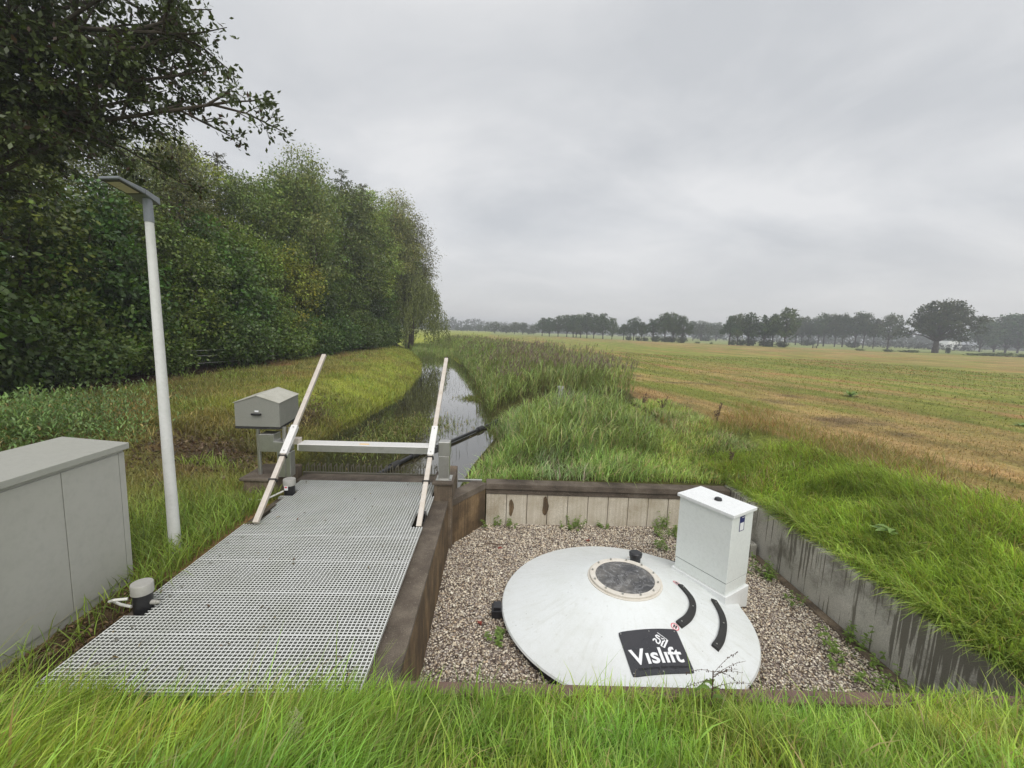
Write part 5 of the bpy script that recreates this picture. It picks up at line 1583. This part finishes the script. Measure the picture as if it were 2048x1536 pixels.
    # larches with spiky tops
    def larch(x, y, h, lab, g, first=None):
        t = thing('larch', lab, 'tree', (x, y, .2), 'spiky larches in the wood')
        m = MB(); m.tube([(x, y, 0), (x, y, h)], [.2, .02], 8)
        P, Dd, Nn, Ss = [], [], [], []
        for k in range(70):
            z = h * (.3 + .7 * (k / 70)); a = k * 2.4; ln = (h - z) * .28 + .5
            tip = Vector((x + math.cos(a) * ln, y + math.sin(a) * ln, z + .25 - .05 * ln))
            m.tube([(x, y, z), tip], [.03, .008], 4, cap=False)
            q = g.random((46, 1)); pts = np.array((x, y, z)) * (1 - q) + np.array(tip) * q + g.normal(size=(46, 3)) * .06
            P.append(pts); Dd.append(unit(g.normal(size=(46, 3)) * .6 + np.array((math.cos(a), math.sin(a), -.7)))); Nn.append(unit(g.normal(size=(46, 3)) + np.array((0, 0, .6)))); Ss.append(g.uniform(.12, .3, 46))
        m.build('trunk', M['bark'], t)
        P, Dd, Nn, Ss = map(np.concatenate, (P, Dd, Nn, Ss))
        V = leaf_quads(P - np.array((x, y, .2)), Dd, Nn, Ss, Ss * .3).reshape(-1, 3)
        add_crown('crown', V, np.repeat(np.array((.085, .10, .04)) * g.uniform(.7, 1.3, (len(P), 1)), 4, 0), t, 'leaf')
    larch(-16.3, 47.0, 18.4, 'spiky larch right of the highest crown', g0); larch(-15.2, 50.0, 18.0, 'spiky larch left of the hanging birch', g0); larch(-20.4, 33.5, 14.6, 'spiky larch between two pale crowns', g0)
    # weeping willow
    def willow(x, y, h, r):
        g = np.random.default_rng(77)
        t = thing('weeping_willow', 'weeping willow with hanging branches at the end of wood', 'tree', (x, y, .1))
        m = MB(); m.tube([(x, y, -.2), (x + .2, y, 3), (x, y, h * .8)], [.4, .3, .1], 10)
        P, Dd, Nn, Ss = [], [], [], []
        for k in range(430):
            a = g.uniform(0, 6.28); q = r * math.sqrt(g.random()) * (1 + .16 * math.sin(3 * a + .6) + .10 * math.sin(7 * a)); zt = h * (1 - .55 * min(1.2, q / r) ** 2.2) + g.normal() * .55
            top = np.array((x + math.cos(a) * q, y + math.sin(a) * q, zt)); ln = min(zt - g.uniform(.3, 2.2), g.uniform(1.6, 7.5))
            nn = max(4, int(ln * 13))
            s = g.random((nn, 1)); pts = top + np.concatenate([np.array((math.cos(a), math.sin(a))) * .5 * np.sqrt(s), -ln * s], 1) + g.normal(size=(nn, 3)) * .09
            P.append(pts); Dd.append(unit(g.normal(size=(nn, 3)) * .4 + np.array((0, 0, -1)))); Nn.append(unit(g.normal(size=(nn, 3)))); Ss.append(g.uniform(.2, .4, nn))
            if k % 12 == 0: m.tube([(x, y, h * .55), Vector(top).lerp(Vector((x, y, h * .7)), .5) + Vector((0, 0, .6)), top], [.1, .05, .02], 5, cap=False)
        m.build('trunk', M['bark'], t)
        P, Dd, Nn, Ss = map(np.concatenate, (P, Dd, Nn, Ss))
        V = leaf_quads(P - np.array((x, y, .1)), Dd, Nn, Ss, Ss * .3).reshape(-1, 3)
        add_crown('crown', V, np.repeat(np.array((.23, .265, .07)) * g.uniform(.6, 1.35, (len(P), 1)), 4, 0), t, 'leaf')
    willow(-11.4, 58, 10.2, 4.3)
wood()

def overhanging_oak():
    g = np.random.default_rng(19)
    base = Vector((-13.2, 9.6, .2))
    t = thing('oak', 'oak overhanging the top left corner with leafy dark branches', 'tree', base)
    m = MB(); m.tube([base - Vector((0, 0, .4)), base + Vector((.1, 0, 3)), base + Vector((.3, .1, 6.0)), base + Vector((.6, .2, 9))], [.42, .36, .30, .2], 12)
    P, Dd, Nn, Ss, Cc = [], [], [], [], []
    def twig(a, b, r, depth):
        d = b - a; ln = d.length
        mid = a.lerp(b, .5) + Vector((g.normal(), g.normal(), g.normal())) * ln * .06 + Vector((0, 0, .05 * ln))
        m.tube([a, mid, b], [r, r * .75, r * .4], 6 if depth < 2 else 4, cap=False)
        if depth == 3 or ln < .5:
            n = int(18 + ln * 20)
            q = g.random((n, 1)) ** .7
            pts = np.array(a) * (1 - q) + np.array(b) * q + g.normal(size=(n, 3)) * .085
            P.append(pts); Dd.append(unit(np.array(d.normalized())[None] * .6 + g.normal(size=(n, 3)) * .7 + np.array((0, 0, -.25))))
            Nn.append(unit(g.normal(size=(n, 3)) * .6 + np.array((0, 0, .9)))); Ss.append(g.uniform(.085, .16, n)); Cc.append(np.full(n, g.uniform(.7, 1.3)))
            return
        k = int(3 + ln * (1.35 if depth == 0 else 1.5))
        for i in range(k):
            s = .22 + .78 * (i + g.random()) / k
            p = a.lerp(mid, s * 2) if s < .5 else mid.lerp(b, s * 2 - 1)
            side = Vector((g.normal(), g.normal(), g.normal() * .75)); side = (side - d.normalized() * side.dot(d.normalized())).normalized()
            l2 = ln * (g.uniform(.19, .36) if depth == 0 else g.uniform(.28, .46)) * (1.1 - .5 * s)
            twig(p, p + (d.normalized() * .75 + side * .75 + Vector((0, 0, -.10))).normalized() * l2, r * .45, depth + 1)
        twig(b, b + (d.normalized() + Vector((0, 0, -.1))) * ln * .12, r * .35, 3)
    O = base
    limb = [((.2, 0, 4.8), (-5.75, 10.0, 7.3)), ((.2, 0, 5.2), (-6.8, 10.3, 7.95)), ((.3, 0, 5.8), (-6.7, 9.8, 8.7)), ((.3, 0, 6.2), (-7.3, 9.8, 9.5)), ((.3, 0, 6.0), (-6.5, 9.9, 8.5)), ((.3, 0, 5.4), (-7.4, 9.9, 8.2)), ((.2, 0, 4.6), (-7.8, 10.1, 7.3)), ((.2, 0, 5.4), (-7.0, 9.2, 9.0)), ((.1, 0, 4.0), (-9.2, 10.2, 6.6)), ((.4, .1, 6.5), (-7.2, 10.8, 10.2)), ((.5, .2, 7.5), (-9.0, 9.3, 10.6)), ((.3, 0, 6.0), (-8.6, 8.6, 9.6)), ((.2, 0, 5.0), (-9.4, 8.8, 7.6)),
            ((.1, 0, 3.6), (-10.0, 9.6, 5.6)), ((.1, 0, 4.2), (-10.4, 11.2, 6.8)), ((.4, .1, 7.0), (-10.5, 11.6, 10.5)), ((.1, 0, 3.2), (-10.9, 10.2, 4.3)), ((.2, 0, 4.6), (-11.0, 8.8, 6.0)), ((.2, 0, 5.6), (-7.6, 11.0, 8.7)), ((.1, 0, 4.4), (-10.0, 11.2, 7.0))]
    for o, e in limb:
        twig(O + Vector(o), Vector(e), .062, 0)
    m.build('trunk', M['bark'], t)
    P, Dd, Nn, Ss, Cc = map(np.concatenate, (P, Dd, Nn, Ss, Cc))
    V = leaf_quads(P - np.array(base), Dd, Nn, Ss, Ss * .52).reshape(-1, 3)
    col = np.array((.085, .128, .032))[None] * Cc[:, None] * g.uniform(.7, 1.35, (len(P), 1))
    br = g.random(len(P)) < .06; col[br] = np.array((.085, .05, .02))
    add_crown('crown', V, np.repeat(col, 4, 0), t, 'leaf')
    print('oak leaves', len(P))
overhanging_oak()

# ------------------------------------------------------------------ far trees across the field
def far_proto(name, seed, clear, n, wid, col, group, dens=330, flat=.72):
    g = np.random.default_rng(seed)
    L_ = []
    for k in range(n):
        a = k * 2.4 + g.uniform(-.5, .5); u = (k + .5) / n
        z = clear + (1 - clear) * (.16 + .72 * u); q = wid * .5 * (.85 if k % 3 else .5) * math.sin(math.pi * min(.93, .35 + .55 * u)) * g.uniform(.8, 1.25)
        rr = wid * g.uniform(.11, .24)
        L_.append((math.cos(a) * q, math.sin(a) * q, z, rr, rr, rr * flat))
    L_.append((g.normal() * .08, 0, .92, wid * .15, wid * .15, .08)); L_.append((0, 0, clear + (1 - clear) * .5, wid * .3, wid * .3, (1 - clear) * .32))
    t = thing(name, 'x', 'tree', (0, 0, 0), group)
    V, C, cc = crown_mesh('crown', g, L_, dens, 10, .035, .045, col, droop=.2, shell=.45, aspect=.8, var=.3, mat='farleaf')
    m = MB(); m.tube([(0, 0, -.03), (.01, 0, clear), (0, 0, .6), (0, 0, .9)], [.028, .021, .014, .004], 7)
    limbs(m, (.01, 0, clear), [q[:3] for q in L_], .009, g)
    m.build('trunk', M['bark'], t)
    add_crown('crown', V, C, t, 'farleaf')
    return t

FAR_A = [(-49.3, 330, 3.8, 3.8), (-46.3, 330, 4.2, 3.3), (-43.0, 330, 5.4, 3.3), (-40.0, 330, 3.9, 3.3), (-37.3, 330, 5.0, 2.5), (-29.9, 330, 4.5, 2.5), (-27.1, 330, 3.2, 3.8), (-22.4, 330, 5.3, 6.6), (-13.9, 330, 5.6, 6.9), (-8.6, 330, 4.7, 5.0),
         (-1.2, 260, 7.2, 7.8), (5.4, 260, 5.1, 6.1), (10.5, 260, 7.2, 7.4), (15.4, 260, 6.9, 7.4), (18.6, 260, 3.6, 5.3), (22.0, 260, 6.1, 4.8)]
FAR_B = [(21.3, 205, 8.5, 5.9), (24.8, 205, 8.9, 6.2), (28.9, 205, 9.6, 6.2), (33.0, 205, 10.1, 6.6), (37.5, 205, 10.6, 6.6), (34.4, 195, 10.0, 6.3), (37.1, 192, 10.5, 6.2), (39.6, 190, 10.7, 6.1), (41.6, 186, 10.1, 5.7), (44.2, 180, 10.4, 6.7), (47.5, 178, 8.8, 3.9)]
FAR_C = [(49.9, 170, 6.2, 4.1), (53.4, 168, 8.6, 4.9), (55.7, 166, 7.2, 4.3), (57.3, 158, 8.1, 4.9), (60.6, 155, 10.4, 5.8), (62.7, 153, 10.1, 5.0), (64.9, 150, 9.0, 4.6)]
FAR_D = [(109.8, 240, 10.8, 7.0), (112.0, 235, 10.8, 7.7), (129.0, 260, 10.9, 7.7), (128.0, 250, 9.3, 6.5), (153.9, 300, 12.6, 9.4)]
FAR_E = [(76.2, 140, 9.3, 4.1), (78.4, 139, 10.2, 4.1), (81.4, 138, 10.3, 5.1), (84.0, 134, 9.4, 5.2), (86.2, 133, 10.0, 3.5), (87.9, 130, 12.0, 5.3)]
FAR_F = [(140.7, 200, 12.8, 6.7), (142.2, 198, 12.8, 6.3), (143.9, 196, 11.4, 5.1), (144.0, 190, 12.6, 6.4), (143.5, 186, 14.0, 7.7), (145.3, 182, 13.5, 5.8), (147.1, 180, 13.6, 6.1), (149.3, 176, 14.2, 7.0), (151.0, 174, 13.9, 5.6), (153.6, 172, 12.1, 4.7), (156.0, 168, 13.5, 7.8)]
FAR_G = [(202.4, 175, 14.9, 12), (226.7, 190, 14.8, 14), (219.8, 180, 16.3, 15), (220.4, 176, 16.6, 15)]

def far_trees():
    sets = [(FAR_A, 'hazy row of trees beyond the reeds', 'tree from the left in the palest far row left of the far wood', .12, 1.05, (.06, .09, .03), 1.15),
            (FAR_B, 'trees of the far wood', 'tree from the left in the far wood above the reeds', .14, .85, (.055, .09, .026), 1.25),
            (FAR_C, 'first clump of trees across the field', 'tree from the left in the clumps right of the far wood', .26, .78, (.05, .085, .024), 1.2),
            (FAR_D, 'pale trees between the two field clumps', 'tree from the left in the pale group between the field clumps', .24, .85, (.055, .085, .03), 1.15),
            (FAR_E, 'dark clump of trees at the field edge', 'tree from the left in the dark clump at mid field edge', .24, .70, (.05, .084, .022), 1.3),
            (FAR_F, 'open row of trees left of the lone oak', 'tree from the left in the open row left of lone oak', .30, .78, (.055, .08, .026), 1.2),
            (FAR_G, 'hazy trees behind the lone oak', 'tree from the left in the hazy wood behind the lone oak', .10, 1.05, (.055, .09, .03), 1.1)]
    for si, (T, grp, lab, clear, wid, col, wk) in enumerate(sets):
        pr = [far_proto('field_tree', 100 + si * 5 + k, clear * (1.15 - .15 * k), 9 + 3 * k, wid * (.9 + .12 * k), col, grp) for k in range(3)]
        cnt = [0, 0, 0]
        for i, (x, y, h, w) in enumerate(sorted(T, key=lambda q: q[0] / q[1])):
            k = (i * 2 + i // 3) % 3
            o = pr[k] if cnt[k] == 0 else copy_tree(pr[k]); cnt[k] += 1
            o.location = (x, y, .28); o.rotation_euler = (0, 0, i * 2.3)
            s = w * wk / wid
            o.scale = (s, s, h)
            o['label'] = ordw(i) + ' ' + lab
    # bushes at the feet of the clumps
    b = tree_proto('field_bush', 1, 1, [(0, 0, .45, .5, .5, .42), (.2, .1, .5, .35, .35, .35), (-.2, -.1, .4, .38, .38, .32), (0, .2, .62, .3, .3, .3)], 130, 10, .06, .10, (.048, .066, .026), 55, .04, .1, 'x', 'bush', 'bushes at the feet of the field trees', mat='farleaf', shell=.5)
    spots = [(52.0, 170, 2.2, 1.9), (55.2, 168, 2.0, 1.6), (57.2, 166, 2.4, 1.6), (57.7, 156, 3.0, 2.4), (60.3, 154, 3.0, 2.1), (62.2, 153, 2.8, 2.3), (64.6, 150, 3.4, 2.4), (77.2, 140, 2.2, 2.0), (79.5, 139, 2.6, 2.2), (82.0, 138, 3.2, 2.7), (84.6, 133.5, 4.2, 2.5), (87.4, 130.2, 3.0, 2.2), (142.8, 195, 5.5, 3.0), (150, 178, 4.5, 3.0), (116, 238, 6, 3.2)]
    for i, (x, y, w, h) in enumerate(spots):
        o = b if i == 0 else copy_tree(b)
        o.location = (x, y, .25); o.scale = (w, w, h); o.rotation_euler = (0, 0, i * 1.9)
        o['label'] = ordw(i) + ' dark round bush from the left under the field trees'
    d = tree_proto('ditch_plant', 1, 1, [(0, 0, .3, .5, .3, .3), (.25, 0, .4, .25, .2, .3)], 70, 8, .07, .12, (.09, .13, .04), 56, .02, .05, 'x', 'plant', 'rough plants along the field ditch', mat='farleaf', shell=.4)
    sp = [(70.2, 150, 2.0, .9), (74.8, 149, 1.6, .8), (86.0, 133, 3, .6), (104.5, 121, 2.4, .9), (111, 119, 3.4, 1.0), (116.5, 119.7, 4, .9), (119.2, 120.5, 3, 1.1), (123.5, 108.3, 4, .9), (128.7, 109.3, 5, 1.1), (129.7, 108, 3, 1.2), (133, 108.3, 4, 1.5), (136, 107, 4, 1.2)]
    for i, (x, y, w, h) in enumerate(sp):
        o = d if i == 0 else copy_tree(d)
        o.location = (x, y, .25); o.scale = (w, w, h); o.rotation_euler = (0, 0, i * .9)
        o['label'] = ordw(i) + ' rough plant from the left along the ditch beyond the field'
    # the lone oak
    g = np.random.default_rng(8)
    H, Rr = 16.6, 10.2
    L_ = []
    for k in range(22):
        a = k * 2.4; u = (k + .5) / 22
        z = 5.0 + 9.3 * u ** .85; q = Rr * .92 * math.sqrt(max(0.03, 1 - ((z - 5.2) / 11.4) ** 2)) * g.uniform(.55, .95)
        L_.append((math.cos(a) * q + .6, math.sin(a) * q, z, g.uniform(1.6, 2.8), g.uniform(1.6, 2.8), g.uniform(1.1, 1.8)))
    L_ += [(.8, 0, 9, 6.0, 6.0, 4.0), (5.2, 0, 14.6, 1.6, 1.6, 1.6), (-1.5, 0, 14.6, 2.2, 2.2, 1.4), (2.2, 0, 15.2, 2.0, 2.0, 1.3)]
    t = tree_proto('oak', H, Rr, L_, 1250, 11, .42, .48, (.05, .068, .022), 9, .75, 3.6, 'tall lone oak with wide crown at the field edge', 'tree', None, mat='farleaf', shell=.5, droop=.2, aspect=.8)
    t.scale = (.95, .95, .96); t.location = (131.5, 125.6, .25); t['label'] = 'tall lone oak with a wide crown at the far field edge'
    # small conifer beside it, dark far hedge and pale building behind
    b2 = copy_tree(b); b2.name = 'small_conifer'; b2.location = (136, 126, .25); b2.scale = (1.2, 1.2, 2.0); b2['label'] = 'small dark conifer just right of the lone oak trunk'; b2['category'] = 'conifer'
    del b2['group']
    m = MB()
    hb = thing('distant_hedge', 'low dark clipped hedge far behind the lone oak', 'hedge', (205, 205, .3))
    V, C, cc = crown_mesh('crown', np.random.default_rng(4), [(k * 2.2 - 14, -k * 1.6 + 10, 1.6, 2.0, 1.6, 1.6) for k in range(14)], 420, 9, .3, .5, (.045, .055, .028), shell=.6, mat='farleaf')
    add_crown('foliage', V, C, hb, 'farleaf')
    B = thing('distant_building', 'pale low building with white roof behind the lone oak', 'building', (250, 230, .3))
    m = MB(); m.box((245.5, 229, .2), (254.3, 236, 1.6)); m.build('wall', M['render'], B)
    m = MB(); m.prism([(245.2, 228.6, 1.6), (254.6, 228.6, 1.6), (254.6, 236.4, 1.6), (245.2, 236.4, 1.6)], [(247.3, 229.4, 4.9), (253.7, 229.4, 5.1), (253.7, 235.6, 5.1), (247.3, 235.6, 4.9)]); m.build('roof', M['galv'], B)
    B = thing('distant_barn', 'grey low barn right of the pale building behind the oak', 'building', (258, 231, .3))
    m = MB(); m.box((255.2, 229, .2), (264.5, 236, 3.0)); m.build('wall', M['roof'], B)
    m = MB(); m.prism([(254.9, 228.6, 3.0), (264.8, 228.6, 3.0), (264.8, 236.4, 3.0), (254.9, 236.4, 3.0)], [(255.6, 232, 5.0), (264.0, 232, 5.0), (264.0, 233, 5.0), (255.6, 233, 5.0)]); m.build('roof', M['roof'], B)
    # timber gate standing at the field ditch
    G = thing('field_gate', 'tiny brown timber gate at the ditch beyond the field', 'gate', (100.5, 134, .25))
    for x in (100.0, 101.3):
        m = MB(); m.tube([(x, 134, .1), (x, 134, 1.15)], .14, 8); m.build('post', M['wood'], G)
    m = MB(); m.box((100.1, 133.95, .85), (101.2, 134.0, 1.05)); m.box((100.1, 133.95, .5), (101.2, 134.0, .65)); m.build('rail', M['wood'], G)
    # far belt of woodland closing the view, too hazy to count
    g = np.random.default_rng(31)
    L2 = [(x, 480 + 40 * math.sin(x * .02) - max(0, x - 40) * .62, 5, 9, 6, g.uniform(4, 8)) for x in np.arange(-120, 420, 9.0)]
    L2 = [q for q in L2 if q[1] > 150]
    V, C, cc = crown_mesh('crown', g, L2, 5200, 8, 1.0, 1.5, (.05, .065, .035), shell=.4, mat='farleaf', zmin=.2)
    o = add_crown('distant_woodland', V, C, None, 'farleaf')
    tag(o, 'pale hazy belt of woodland along the horizon', 'woodland', kind='stuff')
far_trees()

# ------------------------------------------------------------------ haze
def haze():
    m = bpy.data.materials.new('haze_air'); m.use_nodes = True
    N, L = m.node_tree.nodes, m.node_tree.links
    N.clear()
    out = N.new('ShaderNodeOutputMaterial'); v = N.new('ShaderNodeVolumePrincipled')
    v.inputs['Color'].default_value = (.92, .95, 1.0, 1); v.inputs['Density'].default_value = .0013; v.inputs['Anisotropy'].default_value = .2
    L.new(v.outputs[0], out.inputs['Volume'])
    b = MB(); b.box((-950, -250, -3.0), (950, 1350, 27))
    o = b.build('haze', m); tag(o, kind='stuff', label='thin pale mist over the field and far trees', cat='haze')
haze()
